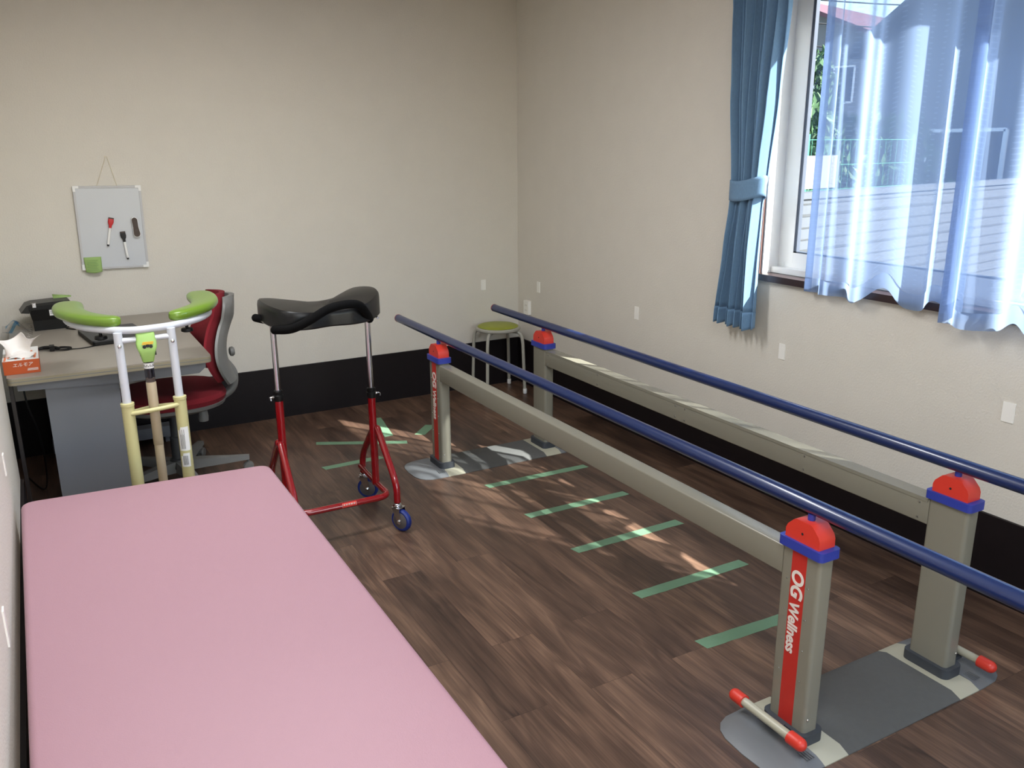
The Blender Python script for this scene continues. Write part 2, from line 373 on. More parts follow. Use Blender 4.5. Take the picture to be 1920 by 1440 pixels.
b = B(); box(b, XL, XL+T, YF, -1.235, 0, HB); box(b, XR2, XR2+T, -1.235, -T, 0, HB); struct(link('baseboard_left', b, M['base'], smooth=False, bevel=.0015))
b = B(); box(b, XL, 0, YF, YF+T, 0, HB); struct(link('baseboard_front', b, M['base'], smooth=False))

b = B(); box(b, .16, .36, YF-.4, .6, 2.52, 2.64); struct(link('added_shade_eave', b, M['vinyl'], smooth=False), 'white eave added outside above the window to shade it')  # unseen eave, added to keep sun off the upper sheer
# window in the right wall
win = bpy.data.objects.new('window_1', None); col.objects.link(win); win.location = (0, 0, 0); struct(win, 'white sliding window with brown casing')
b = B()
box(b, -.012, .03, WY1, WY1+.022, WZ0-.02, WZ1+.022); box(b, -.012, .03, WY0-.022, WY0, WZ0-.02, WZ1+.022); box(b, -.012, .03, WY0, WY1, WZ1, WZ1+.022)
struct(link('casing', b, M['casing'], win, smooth=False, bevel=.002))
b = B(); box(b, -.030, .05, WY0-.02, WY1+.02, WZ0-.024, WZ0+.004); struct(link('sill', b, M['sill'], win, smooth=False, bevel=.003))
b = B()
box(b, .0, .10, WY1-.008, WY1, WZ0+.004, WZ1); box(b, .0, .10, WY0, WY0+.008, WZ0+.004, WZ1); box(b, .0, .10, WY0+.009, WY1-.009, WZ1-.008, WZ1)
box(b, .05, .10, WY0+.009, WY1-.009, WZ0+.005, WZ0+.03)
struct(link('jamb_liner', b, M['vinyl'], win, smooth=False, bevel=.002))
b = B()
box(b, .09, .15, WY1-.045, WY1-.008, WZ0+.03, WZ1); box(b, .09, .15, WY0+.008, WY0+.045, WZ0+.03, WZ1)
box(b, .0905, .1495, WY0+.046, WY1-.046, WZ0+.03, WZ0+.05); box(b, .0905, .1495, WY0+.046, WY1-.046, WZ1-.04, WZ1)
struct(link('window_frame', b, M['vinyl'], win, smooth=False, bevel=.003))
def sash(x, y0, y1):
    z0, z1 = WZ0+.05, WZ1-.04
    b = B()
    box(b, x-.014, x+.014, y0, y0+.045, z0, z1); box(b, x-.014, x+.014, y1-.045, y1, z0, z1)
    box(b, x-.0135, x+.0135, y0+.045, y1-.045, z0, z0+.045); box(b, x-.0135, x+.0135, y0+.045, y1-.045, z1-.045, z1)
    s = struct(link('sash', b, M['vinyl'], win, smooth=False, bevel=.003))
    b = B(); y0 += .045; y1 -= .045; z0 += .045; z1 -= .045; g = .014
    box(b, x-.010, x+.010, y0, y0+g, z0, z1); box(b, x-.010, x+.010, y1-g, y1, z0, z1); box(b, x-.010, x+.010, y0, y1, z0, z0+.006); box(b, x-.010, x+.010, y0, y1, z1-.006, z1)
    struct(link('gasket', b, M['gasket'], s, smooth=False))
    b = B(); box(b, x-.002, x+.002, y0, y1, z0, z1); struct(link('glass', b, M['glass'], s, smooth=False))
sash(.104, -3.26, WY1-.045)
sash(.134, WY0+.045, -3.20)
# unseen glazed opening added behind the camera for daylight fill
w2 = bpy.data.objects.new('added_fill_window', None); col.objects.link(w2); struct(w2, 'wide glazed opening added behind the viewer for daylight fill')
b = B()
for (x0, x1, z0, z1) in ((FX0, FX0+.05, FZ0, FZ1), (FX1-.05, FX1, FZ0, FZ1), (-1.475, -1.425, FZ0, FZ1), (FX0, FX1, FZ0, FZ0+.05), (FX0, FX1, FZ1-.05, FZ1)): box(b, x0, x1, YF-.12, YF-.06, z0, z1)
struct(link('window_frame', b, M['vinyl'], w2, smooth=False))
b = B(); box(b, FX0, FX1, YF-.092, YF-.088, FZ0, FZ1); struct(link('glass', b, M['glass'], w2, smooth=False))
# ceiling lamps added as room fill, out of the frame
for i, (x, y) in enumerate(((-2.15, -2.0), (-2.15, -4.4))):
    t = thing('ceiling_fill_light', ('slim white ceiling fill light added over the parallel bars', 'slim white ceiling fill light added over the pink bed and the doorway side')[i], 'ceiling light', (x, y, ZC))
    b = B(); box(b, -.65, .65, -.09, .09, -.05, 0); link('housing', b, M['vinyl'], t, smooth=False, bevel=.006)
    ceiling_fill_area(x, y, CEIL_FILL_W)

# ------------------------------------------------------------------ parallel bars
pb = thing('parallel_bars', 'parallel bars with two blue handrails on greige posts with red tops', 'parallel bars', (-.855, -2.385, 0), -.0052)
YE, PO, PI_, PD = 1.15, .322, .268, .0625
ZCAP = .55
def stadium(x0, x1, hy, n=10):
    """half-oval end: flat at x0 and rounded towards x1"""
    s = 1 if x1 > x0 else -1; pts = [(x0, -hy)]; L = abs(x1-x0)
    for k in range(n+1):
        t = -pi/2 + pi*k/n
        ex = .62; cx = abs(cos(t))**ex; sy = (1 if sin(t) > 0 else -1)*abs(sin(t))**ex
        pts.append((x0 + s*(.02 + (L-.02)*cx), hy*sy))
    pts.append((x0, hy)); return pts
def platform(yc, near):
    hy = .14
    root = bpy.data.objects.new('base_platform', None); col.objects.link(root); root.parent = pb; root.location = (0, yc, 0)
    def slab(name, x0, x1, m, ht):
        b = B(); prof = [(-hy, 0), (hy, 0), (hy, .003), (hy-.03, ht), (-hy+.03, ht), (-hy, .003)]
        prism(b, prof, x0, x1, 'x'); return link(name, b, m, root, smooth=True)
    slab('step_mat', -.234, .234, M['mat'], .015)
    for s in (-1, 1):
        slab('cream_plate', *sorted((s*.234, s*.322)), M['cream'], .0155)
        b = B(); lo = stadium(s*.322, s*.475, hy)
        rings = [[(x, y, .0) for x, y in lo], [(x, y, .003) for x, y in lo]]
        for q, z in ((.93, .008), (.82, .0155), (.6, .018)):
            rings.append([(s*.322+(x-s*.322)*q, y*(q if q > .85 else (hy-.03)/hy*q/.82), z) for x, y in lo])
        e = link('end_cover', layers(b, rings), M['ramp'], root)
        b = B()
        for k in range(4): box(b, s*(.335+k*.008)-.0018, s*(.335+k*.008)+.0018, -.115, -.08, .0165, .0195)
        link('tread_rib', b, M['ramp'], e, smooth=False)
for yc in (-YE, YE): platform(yc, yc < 0)
def txt_on_face(parent, s, yc):
    x = s*(PO+.0012)
    # letters run down the post, their tops towards -x outer side
    mt = frame_mtx((x, yc+.004, .385), (0, 0, -1), (0, (-1 if s < 0 else 1), 0))
    text_mesh('lettering', 'OG', .052, M['letter'], parent, mt @ Matrix.Translation((-.072, 0, 0)), shear=.12, bold=.0016, sx=1.0)
    text_mesh('lettering', 'Wellness', .044, M['letter'], parent, mt @ Matrix.Translation((.055, -.003, 0)), shear=.12, bold=.0012, sx=.92)
for yc in (-YE, YE):
    for s in (-1, 1):
        x0, x1 = sorted((s*PI_, s*PO))
        b = B(); prism(b, rrect(x0, x1, yc-PD, yc+PD, .012), .012, ZCAP+.01); post = link('post', b, M['greige'], pb)
        xs = s*(PO+.0004)
        b = B(); box(b, min(xs, xs-s*.003), max(xs, xs-s*.003), yc-.022, yc+.026, .045, ZCAP); st = link('red_stripe', b, M['redstripe'], post, smooth=False)
        txt_on_face(st, s, yc)
        for z in (.46, .37, .28, .19):
            for yy in (yc-.032, yc+.038):
                b = B(); lathe(b, [(.0022, 0), (.0018, .0012), (.0005, .0016)], (s*PO, yy, z), (s, 0, 0), 8); link('rivet', b, M['zinc'], post)
        b = B(); lathe(b, [(.004, 0), (.003, .002), (.001, .003)], (s*(PO-.012), yc-PD, .085), (0, -1, 0), 12); link('screw', b, M['zinc'], post)
        b = B(); prism(b, rrect(x0-.013, x1+.013, yc-PD-.013, yc+PD+.013, .02), .0155, .046)
        link('boot', b, M['boot'], post, bevel=.004)
        b = B(); prism(b, rrect(x0-.009, x1+.009, yc-PD-.009, yc+PD+.009, .012), ZCAP, ZCAP+.025)
        link('blue_collar', b, M['blue'], post, bevel=.003)
        # red dome: rounded trapezoid seen from the side, soft edges
        prof = [(-.055, ZCAP+.022), (.055, ZCAP+.022), (.055, ZCAP+.048), (.050, ZCAP+.060), (.030, ZCAP+.080), (.022, ZCAP+.083), (-.022, ZCAP+.083), (-.030, ZCAP+.080), (-.050, ZCAP+.060), (-.055, ZCAP+.048)]
        b = B(); prism(b, [(yc+p, q) for p, q in prof], x0-.001, x1+.001, 'x'); d = link('red_saddle', b, M['redplastic'], post, bevel=.0045, seg=3)
        b = B(); lathe(b, [(.0035, 0), (.0035, .0006), (.002, .0008)], (x0-.0012, yc, ZCAP+.05), (-1, 0, 0), 12); link('bolt_hole', b, M['ink'], d)
        b = B(); lathe(b, [(.0095, ZCAP+.08), (.0095, .65)], ((x0+x1)/2, yc, 0)); link('stem', b, M['blue'], post)
for s in (-1, 1):
    xc = s*.290
    b = B(); rod(b, (xc, -1.99, .668), (xc, 1.685, .668), .0205, 28); r = link('handrail', b, M['rail'], pb)
    for e in (-1, 1):
        b = B(); q_ = 1.68 if e > 0 else 1.985; capsule(b, (xc, e*q_, .668), (xc, e*(q_+.019), .668), .0215, 24, False); link('end_cap', b, M['redplastic'], r)
    x0, x1 = sorted((s*PI_, s*PO))
    b = B(); prism(b, rrect(x0+.001, x1-.001, .463, .543, .0045, 3), -YE+PD-.004, YE-PD+.004, 'y'); bm_ = link('crossbeam', b, M['greige'], pb)
    if s > 0:      # the wall-side beam carries a screwed cover
        b = B(); box(b, x0-.0006, x1+.001, -YE+PD+.001, YE-PD-.001, .533, .5445); link('cover_lip', b, M['greige'], bm_, smooth=False, bevel=.0012)
        for yy in (-1.06, -.62, .0, .06, .62, 1.06):
            for z in (.525, .478):
                b = B(); lathe(b, [(.0035, 0), (.003, .0018), (.001, .0024)], (x0+.001, yy, z), (-1, 0, 0), 10); link('screw', b, M['zinc'], bm_)
# foot levers beside the near posts
for s in (-1, 1):
    x = s*.373; yl = -1.13 if s < 0 else -1.165
    root = bpy.data.objects.new('foot_lever', None); col.objects.link(root); root.parent = pb; root.location = (0, 0, 0)
    b = B(); rod(b, (x, yl-.10, .060), (x, yl+.10, .060), .0128)
    link('lever_rod', b, M['cream'], root)
    b = B(); box(b, *sorted((s*.330, x)), yl-.03, yl+.03, .040, .047); link('lever_bracket', b, M['boot'], root, smooth=False, bevel=.002)
    for e in (-1, 1):
        b = B(); capsule(b, (x, yl+e*.083, .060), (x, yl+e*.135, .060), .0182, 20, False); link('red_grip', b, M['redplastic'], root)

# ------------------------------------------------------------------ treatment bed
bed = thing('treatment_bed', 'low treatment bed with smooth pink vinyl top along the wall', 'bed', (0, 0, 0))
def rpoly(corners, r, n=5):
    out = []; N = len(corners)
    for i in range(N):
        a, c, d = Vector(corners[i-1]), Vector(corners[i]), Vector(corners[(i+1) % N])
        p1 = c + (a-c).normalized()*r; p2 = c + (d-c).normalized()*r
        for k in range(n+1):
            t = k/n; out.append((1-t)**2*p1 + 2*t*(1-t)*c + t*t*p2)
    return [(p.x, p.y) for p in out]
bc = [(-2.935, -1.878), (-2.146, -1.935), (-2.142, -3.82), (-2.915, -3.80)]
def inset(poly, d):
    cx = sum(p[0] for p in poly)/len(poly); cy = sum(p[1] for p in poly)/len(poly); out = []
    hx = max(abs(p[0]-cx) for p in poly); hy = max(abs(p[1]-cy) for p in poly)
    return [(cx+(p[0]-cx)*(hx-d)/hx, cy+(p[1]-cy)*(hy-d)/hy) for p in poly]
o = rpoly(bc, .038, 6); b = B(); rings = [[(x, y, .395) for x, y in inset(o, .006)], [(x, y, .40) for x, y in o], [(x, y, .43) for x, y in o]]
for k in range(1, 7):
    t = pi/2*k/6; rings.append([(x, y, .43+.018*sin(t)) for x, y in inset(o, .018*(1-cos(t)))])
rings.append([(x, y, .4505) for x, y in inset(o, .06)]); rings.append([(x, y, .452) for x, y in inset(o, .2)])
link('mattress', layers(b, rings), M['pink'], bed)
wood = mat('beech bed frame', (196, 160, 112), .45, var=.1, vscale=20)
b = B(); prism(b, inset(bc, .04), .34, .396); link('bed_frame', b, wood, bed, smooth=False, bevel=.004)
for x in (-2.88, -2.20):
    for y in (-1.99, -3.74):
        b = B(); box(b, x-.03, x+.03, y-.03, y+.03, 0, .345); link('leg', b, wood, bed, smooth=False, bevel=.004)

# ------------------------------------------------------------------ desk
desk = thing('desk', 'grey office desk with pale top standing in the left corner', 'desk', (0, 0, 0))
DX0, DX1, DY0, DY1, DZ = -2.945, -2.187, -1.195, -.03, .70
b = B(); prism(b, rrect(DX0, DX1, DY0, DY1, .02, 4), DZ-.03, DZ); top = link('desk_top', b, M['desktop'], desk, bevel=.003)
b = B(); prism(b, rrect(DX0-.0015, DX1+.0015, DY0-.0015, DY1+.0015, .0215, 4), DZ-.027, DZ-.005); e = link('edge_band', b, M['deskedge'], top)
b = B(); prism(b, rrect(DX0-.0022, DX1+.0022, DY0-.0022, DY1+.0022, .022, 4), DZ-.017, DZ-.015); link('edge_groove', b, M['deskgrey'], e)
b = B(); prism(b, [(DX0+.03, .67), (DX1-.02, .67), (DX1-.022, .645), (DX1-.05, .622), (-2.555, .622), (DX0+.03, .64)], DY0+.03, DY0+.06, 'y'); link('apron', b, M['deskgrey'], desk, smooth=False)
b = B(); box(b, -2.822, -2.553, -1.15, -1.115, .03, .665); box(b, -2.84, -2.24, -1.16, -1.105, 0, .05); link('side_panel', b, M['deskgrey'], desk, smooth=False, bevel=.008)
b = B(); box(b, -2.822, -2.553, -.115, -.08, .03, .665); box(b, -2.84, -2.235, -.14, -.06, .035, .095); box(b, -2.30, -2.26, -.12, -.08, 0, .04); box(b, -2.82, -2.78, -.12, -.08, 0, .04); link('side_panel', b, M['deskgrey'], desk, smooth=False, bevel=.008)
b = B(); box(b, -2.80, -2.78, -1.115, -.115, .30, .665); link('modesty_panel', b, M['deskgrey'], desk, smooth=False)
b = B(); box(b, -2.943, -2.930, -1.17, -1.12, 0, .67); link('cable_channel', b, M['deskdark'], desk, smooth=False)

# things on the desk
tb = thing('tissue_box', 'orange and white tissue carton on the desk corner with a tissue pulled up', 'tissue box', (-2.889, -1.005, DZ), 0)
b = B(); box(b, -.063, .063, -.125, .125, 0.0005, .055); cb_ = link('carton', b, [M['orangebox'], M['sticker']], tb, smooth=False)
for f in cb_.data.polygons:
    if f.normal.z > .9: f.material_index = 1
text_mesh('lettering', 'エルモア', .0175, M['sticker'], cb_, frame_mtx((.004, -.1256, .036), (1, 0, 0), (0, 0, 1)), depth=.0003, shear=.25)
b = B()
for k in range(3): box(b, .018+.001*k, .056, -.1258, -.125, .0115+.0035*k, .0130+.0035*k)
link('fine_print', b, M['sticker'], cb_, smooth=False)
stripe = mat('orange carton print', (226, 130, 90), .5)
b = B()
for k in range(9):
    x0 = -.06+.013*k; y0 = -.12+.02*((k*7) % 5); v = [b.verts.new(p) for p in ((x0, y0, .0556), (x0+.008, y0, .0556), (x0+.012, y0+.09, .0556), (x0+.003, y0+.09, .0556))]; b.faces.new(v)
link('printed_pattern', b, stripe, cb_, smooth=False)
b = B()
def tis(u, v):
    a = (u-.5); x = -.012+a*.085*(1+.7*v)+.018*v+.010*sin(9*u+4*v); y = -.03+.09*(v-.1)*0+ .018*sin(7*a+3*v)*(.4+v) + a*.05
    z = .05+.092*sin(1.35*v) - .05*v*abs(a)*.7 + .010*sin(11*u+2*v)*v
    return (x, y, z)
surf(b, tis, 18, 12); ti = link('tissue', b, M['tissue'], tb, solid=.0006)
b = B()
surf(b, lambda u, v: (-.045+.09*u+.008*sin(8*v), -.09+.10*v, .058+.016*sin(pi*u)*sin(pi*v)+.01*sin(7*u+5*v)*u*(1-v)), 14, 12); link('tissue_fold', b, M['tissue'], ti, solid=.0006)

lp = thing('laptop', 'closed black laptop lying on the desk', 'laptop', (-2.512, -.57, DZ), rad(8))
b = B(); prism(b, rrect(-.125, .125, -.165, .165, .012), .004, .016); link('laptop_body', b, M['blackplastic'], lp, bevel=.002)
b = B(); prism(b, rrect(-.124, .124, -.164, .164, .012), .0165, .023); lid = link('lid', b, mat('dark grey laptop lid', (44, 45, 48), .45), lp, bevel=.002)
b = B(); box(b, .085, .105, -.135, -.115, .0228, .0234); link('white_sticker', b, M['sticker'], lid, smooth=False)
for p in ((-.1, -.14), (.1, -.14), (-.1, .14), (.1, .14)):
    b = B(); lathe(b, [(.008, 0), (.008, .0045)], (*p, 0), n=12); link('rubber_foot', b, M['foam'], lp)
ca = thing('power_cable', 'black cable tied in a bundle in front of the laptop', 'cable', (0, 0, DZ))
b = B(); c = smooth_path([(-2.835, -.735, .010), (-2.81, -.715, .011), (-2.77, -.735, .012), (-2.745, -.755, .010)], 6)
n_ = len(c); sweep(b, c, lambda i, t: [(.013*sin(pi*(.08+.84*t))**.6*a/1., .008*sin(pi*(.08+.84*t))**.6*q) for a, q in circ(1, 14)]); link('cable_bundle', b, M['blackplastic'], ca)
b = B()
for k in range(3): tube(b, smooth_path([(-2.76, -.74+.006*k, .008), (-2.735, -.75+.012*k, .010), (-2.70, -.755+.008*k, .006), (-2.72, -.775+.004*k, .005), (-2.77, -.765, .007)], 6), .0028, n=8)
box(b, -2.785, -2.765, -.765, -.725, .003, .024); link('cable_tie', b, M['blackplastic'], ca)
b = B(); tube(b, smooth_path([(-2.71, -.765, .004), (-2.66, -.77, .003), (-2.60, -.745, .003), (-2.585, -.742, .004)], 6), .0022, n=8); link('lead', b, M['blackplastic'], ca)
b = B(); tube(b, smooth_path([(-2.70, -.17, .704), (-2.675, -.21, .712), (-2.65, -.24, .706), (-2.66, -.30, .7035), (-2.70, -.25, .706), (-2.64, -.18, .704)], 6), .003, n=8)
tag(link('coiled_cord', b, M['blackplastic']), 'short black cord coiled near the wall end of the laptop', 'cord')
b = B(); tube(b, smooth_path([(-2.90, -1.02, .665), (-2.895, -1.03, .55), (-2.87, -1.0, .40), (-2.87, -.9, .2), (-2.9, -.6, .02), (-2.98, -.3, .01)], 6), .0035, n=8)
tag(link('extension_cable', b, M['blackplastic']), 'black power cord hanging behind the desk end', 'cord')

bag = thing('equipment_case', 'black open case leaning on the desk by the back wall', 'case', (-2.765, -.17, DZ), rad(4))
b = B()
lo = [(-.075, -.06), (.065, -.06), (.075, .05), (-.07, .05)]; hi = [(-.088, -.075), (.105, -.075), (.10, .06), (-.085, .06)]
layers(b, [[(x, y, .001) for x, y in lo], [(x*1.03, y*1.03, .05) for x, y in lo], [(x, y, .105) for x, y in hi], [(x, y, .125) for x, y in hi]]); cs = link('case_body', b, M['blackplastic'], bag, bevel=.004, smooth=False)
b = B(); prism(b, [(-.088, .09), (-.122, .095), (-.095, .128), (-.07, .135), (.09, .140), (.10, .128), (-.06, .122)], -.074, .058, 'y'); link('flap', b, M['blackvinyl'], bag, smooth=False, bevel=.003)
b = B(); box(b, -.07, -.055, -.079, -.073, .118, .138); tube(b, smooth_path([(-.066, -.078, .13), (-.075, -.08, .144), (-.05, -.07, .14)], 5), .0018, n=6); link('buckle', b, M['steel'], bag, smooth=False)
b = B(); box(b, -.002, .040, -.0762, -.0745, .072, .100); lb = link('white_label', b, M['sticker'], cs, smooth=False)
b = B()
for k in range(3): box(b, .002, .026, -.0768, -.0758, .080+.006*k, .082+.006*k)
link('fine_print', b, M['ink'], lb, smooth=False)
b = B(); v = [b.verts.new(p) for p in ((-2.735, -.155, DZ+.1405), (-2.655, -.150, DZ+.1412), (-2.655, -.125, DZ+.146), (-2.705, -.12, DZ+.150), (-2.738, -.125, DZ+.158))]; b.faces.new(v)
tag(link('green_slip', b, M['note'], solid=.0006), 'pale green paper slip on top of the black case', 'paper')
b = B()
def film(u, v):
    return (-2.975+.13*u, -.40+.33*v, DZ+.002+.055*sin(pi*u)*sin(pi*v)*(.6+.4*sin(9*u+7*v))+.012*abs(sin(14*u*v+5*v)))
surf(b, film, 22, 22); pbag = tag(link('plastic_bag', b, [M['clear'], M['clearblue']], solid=.0004), 'crumpled clear plastic bag with blue print behind the tissue box', 'bag')
for f in pbag.data.polygons:
    c_ = f.center
    if -2.955 < c_.x < -2.90 and (-.21 < c_.y < -.16 or -.30 < c_.y < -.26): f.material_index = 1

# ------------------------------------------------------------------ whiteboard on the back wall
wb = thing('whiteboard', 'small white board hanging by a cord above the desk', 'whiteboard', (-2.42, -.003, 1.16), 0)
W2, H2 = .158, .21
b = B(); box(b, -W2+.004, W2-.004, -.012, -.002, -H2+.004, H2-.004); link('board', b, M['whiteboard'], wb, smooth=False)
b = B()
for x0, x1, z0, z1 in ((-W2, -W2+.010, -H2, H2), (W2-.010, W2, -H2, H2), (-W2+.0105, W2-.0105, -H2+.0002, -H2+.010), (-W2+.0105, W2-.0105, H2-.010, H2-.0002)): box(b, x0, x1, -.016, -.001, z0, z1)
fr_ = link('board_frame', b, M['alu'], wb, smooth=False, bevel=.0015)
b = B()
for sx in (-1, 1):
    for sz in (-1, 1):
        b = B(); ox, oz = W2+.001, H2+.001
        prism(b, [(sx*ox, sz*oz), (sx*(ox-.028), sz*oz), (sx*(ox-.028), sz*(oz-.012)), (sx*(ox-.012), sz*(oz-.012)), (sx*(ox-.012), sz*(oz-.028)), (sx*ox, sz*(oz-.028))], -.0172, -.0005, 'y')
        link('corner_piece', b, M['sticker'], fr_, smooth=False)
b = B(); tube(b, [(-.046, -.006, H2), (.010, -.004, .354), (.016, -.004, .354), (.048, -.006, H2)], .0014, n=8); link('hanging_cord', b, M['string'], wb)
b = B(); lathe(b, [(.0035, 0), (.0035, .001), (.0012, .0012), (.0012, .008), (.003, .009)], (-2.407, 0, 1.514), (0, -1, 0), 12); tag(link('wall_pin', b, M['string']), 'tiny pin in the wall holding the board cord', 'pin')
wb.rotation_euler = (0, rad(.9), 0)
def marker(a, c, capm, label):
    a, c = Vector(a), Vector(c); d = (c-a).normalized(); L = (c-a).length
    t = thing('marker_pen', label, 'marker pen', tuple(a), 0, 'magnetic marker pens on the whiteboard')
    t.rotation_mode = 'QUATERNION'; t.rotation_quaternion = Vector((0, 0, 1)).rotation_difference(d)
    b = B(); lathe(b, [(.0060, .045), (.0064, .048), (.0064, L-.010), (.005, L-.008)], n=18); link('barrel', b, M['sticker'], t)
    b = B(); lathe(b, [(.0052, L-.010), (.0052, L-.001), (.004, L)], n=18); link('end_plug', b, M['ink'], t)
    b = B(); layers(b, [[(x, y, z) for x, y in rrect(-w_, w_, -h_, h_, min(w_, h_)*.5, 3)] for w_, h_, z in ((.0125, .0065, 0), (.0135, .007, .016), (.011, .007, .026), (.0066, .0066, .034), (.0062, .0062, .047))]); cp = link('cap', b, capm, t)
    b = B(); prism(b, rrect(-.0125, .0125, -.0065, .0065, .002, 2), -.006, .0); link('eraser_tip', b, M['felt'], cp)
    return t
marker((-2.418, -.026, 1.205), (-2.449, -.026, 1.068), M['redcap'], 'red capped marker pen on the whiteboard')
marker((-2.372, -.026, 1.132), (-2.362, -.026, 0.994), M['ink'], 'black capped marker pen on the whiteboard')
er = thing('board_eraser', 'brown oval eraser near the right edge of the whiteboard', 'eraser', (-2.307, -.019, 1.158), 0); er.rotation_euler = (0, rad(-4), 0)
def peanut(w_, h_, n=12):
    pts = []
    for k in range(n+1):
        t = pi*k/n; pts.append((w_*.86*cos(t), h_-w_*.86+w_*.86*sin(t)))
    pts.append((-w_*.80, 0))
    for k in range(n+1):
        t = pi+pi*k/n; pts.append((w_*cos(t), -h_+w_+w_*sin(t)))
    pts.append((w_*.80, 0)); return pts
b = B(); prism(b, peanut(.0175, .052), -.016, 0, 'y'); link('eraser_body', b, M['sticker'], er)
b = B(); prism(b, peanut(.0155, .049), -.019, -.0155, 'y'); link('felt_face', b, M['felt'], er)
b = B()
surf(b, lambda u, v: (-2.570+.082*u+.006*(1-v)*(.5-u), -.021-.012*(1-v)*(.4+.6*sin(pi*u*.9)), .934+.082*v-.012*(1-v)*abs(u-.55)*-1), 8, 8)
nn = tag(link('sticky_note', b, M['note'], solid=.0005), 'green sticky note curling off the lower left of the whiteboard', 'note')
b = B()
for k in range(7): box(b, -2.560+.003*(k % 2), -2.505-.004*(k % 3), -.0365+.0018*k, -.0355+.0018*k, .950+.008*k, .9512+.008*k)
link('handwriting', b, mat('pencil green grey', (110, 140, 90), .8), nn, smooth=False)

# ------------------------------------------------------------------ office chair
ch = thing('office_chair', 'red office chair with grey shell turned to the desk', 'chair', (-2.315, -.745, 0), rad(180))
# local +x is where the sitter looks (towards the desk); built facing +x then turned
def seat_ring(z, sx, sy, dx=0, n=32):
    return [(dx+sx*(abs(cos(a))**.75)*(1 if cos(a) > 0 else -1), sy*(abs(sin(a))**.75)*(1 if sin(a) > 0 else -1), z) for a in [2*pi*k/n for k in range(n)]]
b = B(); layers(b, [seat_ring(.405, .19, .19), seat_ring(.412, .235, .235), seat_ring(.435, .245, .245), seat_ring(.455, .235, .235), seat_ring(.465, .20, .20), seat_ring(.462, .12, .12), seat_ring(.458, .03, .03)]); link('seat', b, M['redfabric'], ch)
b = B(); layers(b, [seat_ring(.345, .10, .09), seat_ring(.365, .17, .16), seat_ring(.395, .235, .235), seat_ring(.412, .243, .243), seat_ring(.413, .2, .2)]); link('seat_shell', b, M['greyplastic'], ch)
def back(off, w0, z0, z1, bulge, th, ny=16, nz=22):
    def P(u, v, side):
        z = z0+(z1-z0)*v; a = (u-.5)*2
        wid = w0*(.62+.38*sin(pi*min(1, v*1.25+.12)))*(1 if v < .85 else (1-((v-.85)/.15)**2*.35))
        prof = -.225 - .045*(v-.35)**2*6*.35 + bulge*sin(pi*min(1, v/.75))     # side profile, lumbar bulge forwards (+x)
        x = prof + .045*a*a*1.0 + off - side*th*(1-abs(a)**4)*(sin(pi*min(.97, max(.03, v)))**.35)
        return Vector((x, wid*a, z))
    b = B()
    A = [[b.verts.new(P(i/ny, j/nz, 0)) for i in range(ny+1)] for j in range(nz+1)]
    C = [[b.verts.new(P(i/ny, j/nz, 1)-Vector((.012, 0, 0))) for i in range(ny+1)] for j in range(nz+1)]
    for j in range(nz):
        for i in range(ny):
            b.faces.new((A[j][i], A[j][i+1], A[j+1][i+1], A[j+1][i])); b.faces.new((C[j][i+1], C[j][i], C[j+1][i], C[j+1][i+1]))
        b.faces.new((A[j][0], A[j+1][0], C[j+1][0], C[j][0])); b.faces.new((A[j+1][ny], A[j][ny], C[j][ny], C[j+1][ny]))
    for i in range(ny):
        b.faces.new((A[0][i+1], A[0][i], C[0][i], C[0][i+1])); b.faces.new((A[nz][i], A[nz][i+1], C[nz][i+1], C[nz][i]))
    return b
link('backrest', back(.0, .215, .50, .90, .045, .03), M['redfabric'], ch)
link('back_shell', back(-.043, .212, .485, .885, .040, .028), M['greyplastic'], ch)
b = B(); tube(b, [(-.26, 0, .56), (-.30, 0, .50), (-.29, 0, .42), (-.20, 0, .375), (-.06, 0, .365)], .02, .06); link('back_bracket', b, M['greyplastic'], ch)
b = B(); lathe(b, [(.014, 0), (.022, .004), (.024, .016), (.018, .024)], (-.288, -.02, .60), (-1, 0, 0), 20); link('adjustment_knob', b, M['greyplastic'], ch)
b = B(); lathe(b, [(.022, .0), (.024, .02), (.02, .05)], (-.12, .10, .31), (0, 0, 1), 18); link('tilt_knob', b, M['greyplastic'], ch)
b = B(); lathe(b, [(.045, .055), (.05, .075), (.038, .11), (.028, .115), (.028, .22), (.022, .225), (.022, .35), (.05, .355)], n=24); link('gas_column', b, M['darkgrey'], ch)
for k in range(5):
    a = rad(171+72*k); d = Vector((cos(a), sin(a), 0)); n_ = Vector((-d.y, d.x, 0))
    b = B(); R_ = []
    for t, wd, z0, z1 in ((.02, .030, .052, .105), (.12, .026, .058, .100), (.25, .021, .062, .088), (.325, .018, .066, .084)):
        c_ = d*t; R_.append([c_+n_*wd+Vector((0, 0, z0)), c_+n_*wd*.8+Vector((0, 0, z1)), c_-n_*wd*.8+Vector((0, 0, z1)), c_-n_*wd+Vector((0, 0, z0))])
    layers(b, R_); leg = link('base_arm', b, M['greyplastic'], ch, bevel=.004)
    cpos = d*.318
    b = B()
    for s in (-1, 1): lathe(b, [(.006, 0), (.022, .001), (.024, .006), (.022, .013), (.006, .014)], cpos+n_*(.005*s)+Vector((0, 0, .0245)), n_*s, 20)
    link('caster_wheel', b, M['greyplastic'], leg)
    b = B(); prism(b, [(.026*cos(q), .026*sin(q)) for q in [pi*j/10 for j in range(11)]], -.006, .006); mt = Matrix.Translation(cpos+Vector((0, 0, .026))) @ Matrix.Rotation(a, 4, 'Z') @ Matrix.Rotation(pi/2, 4, 'X'); bmesh.ops.transform(b, matrix=mt, verts=b.verts)
    lathe(b, [(.006, .045), (.006, .068)], cpos, n=10); link('caster_hood', b, M['greyplastic'], leg)

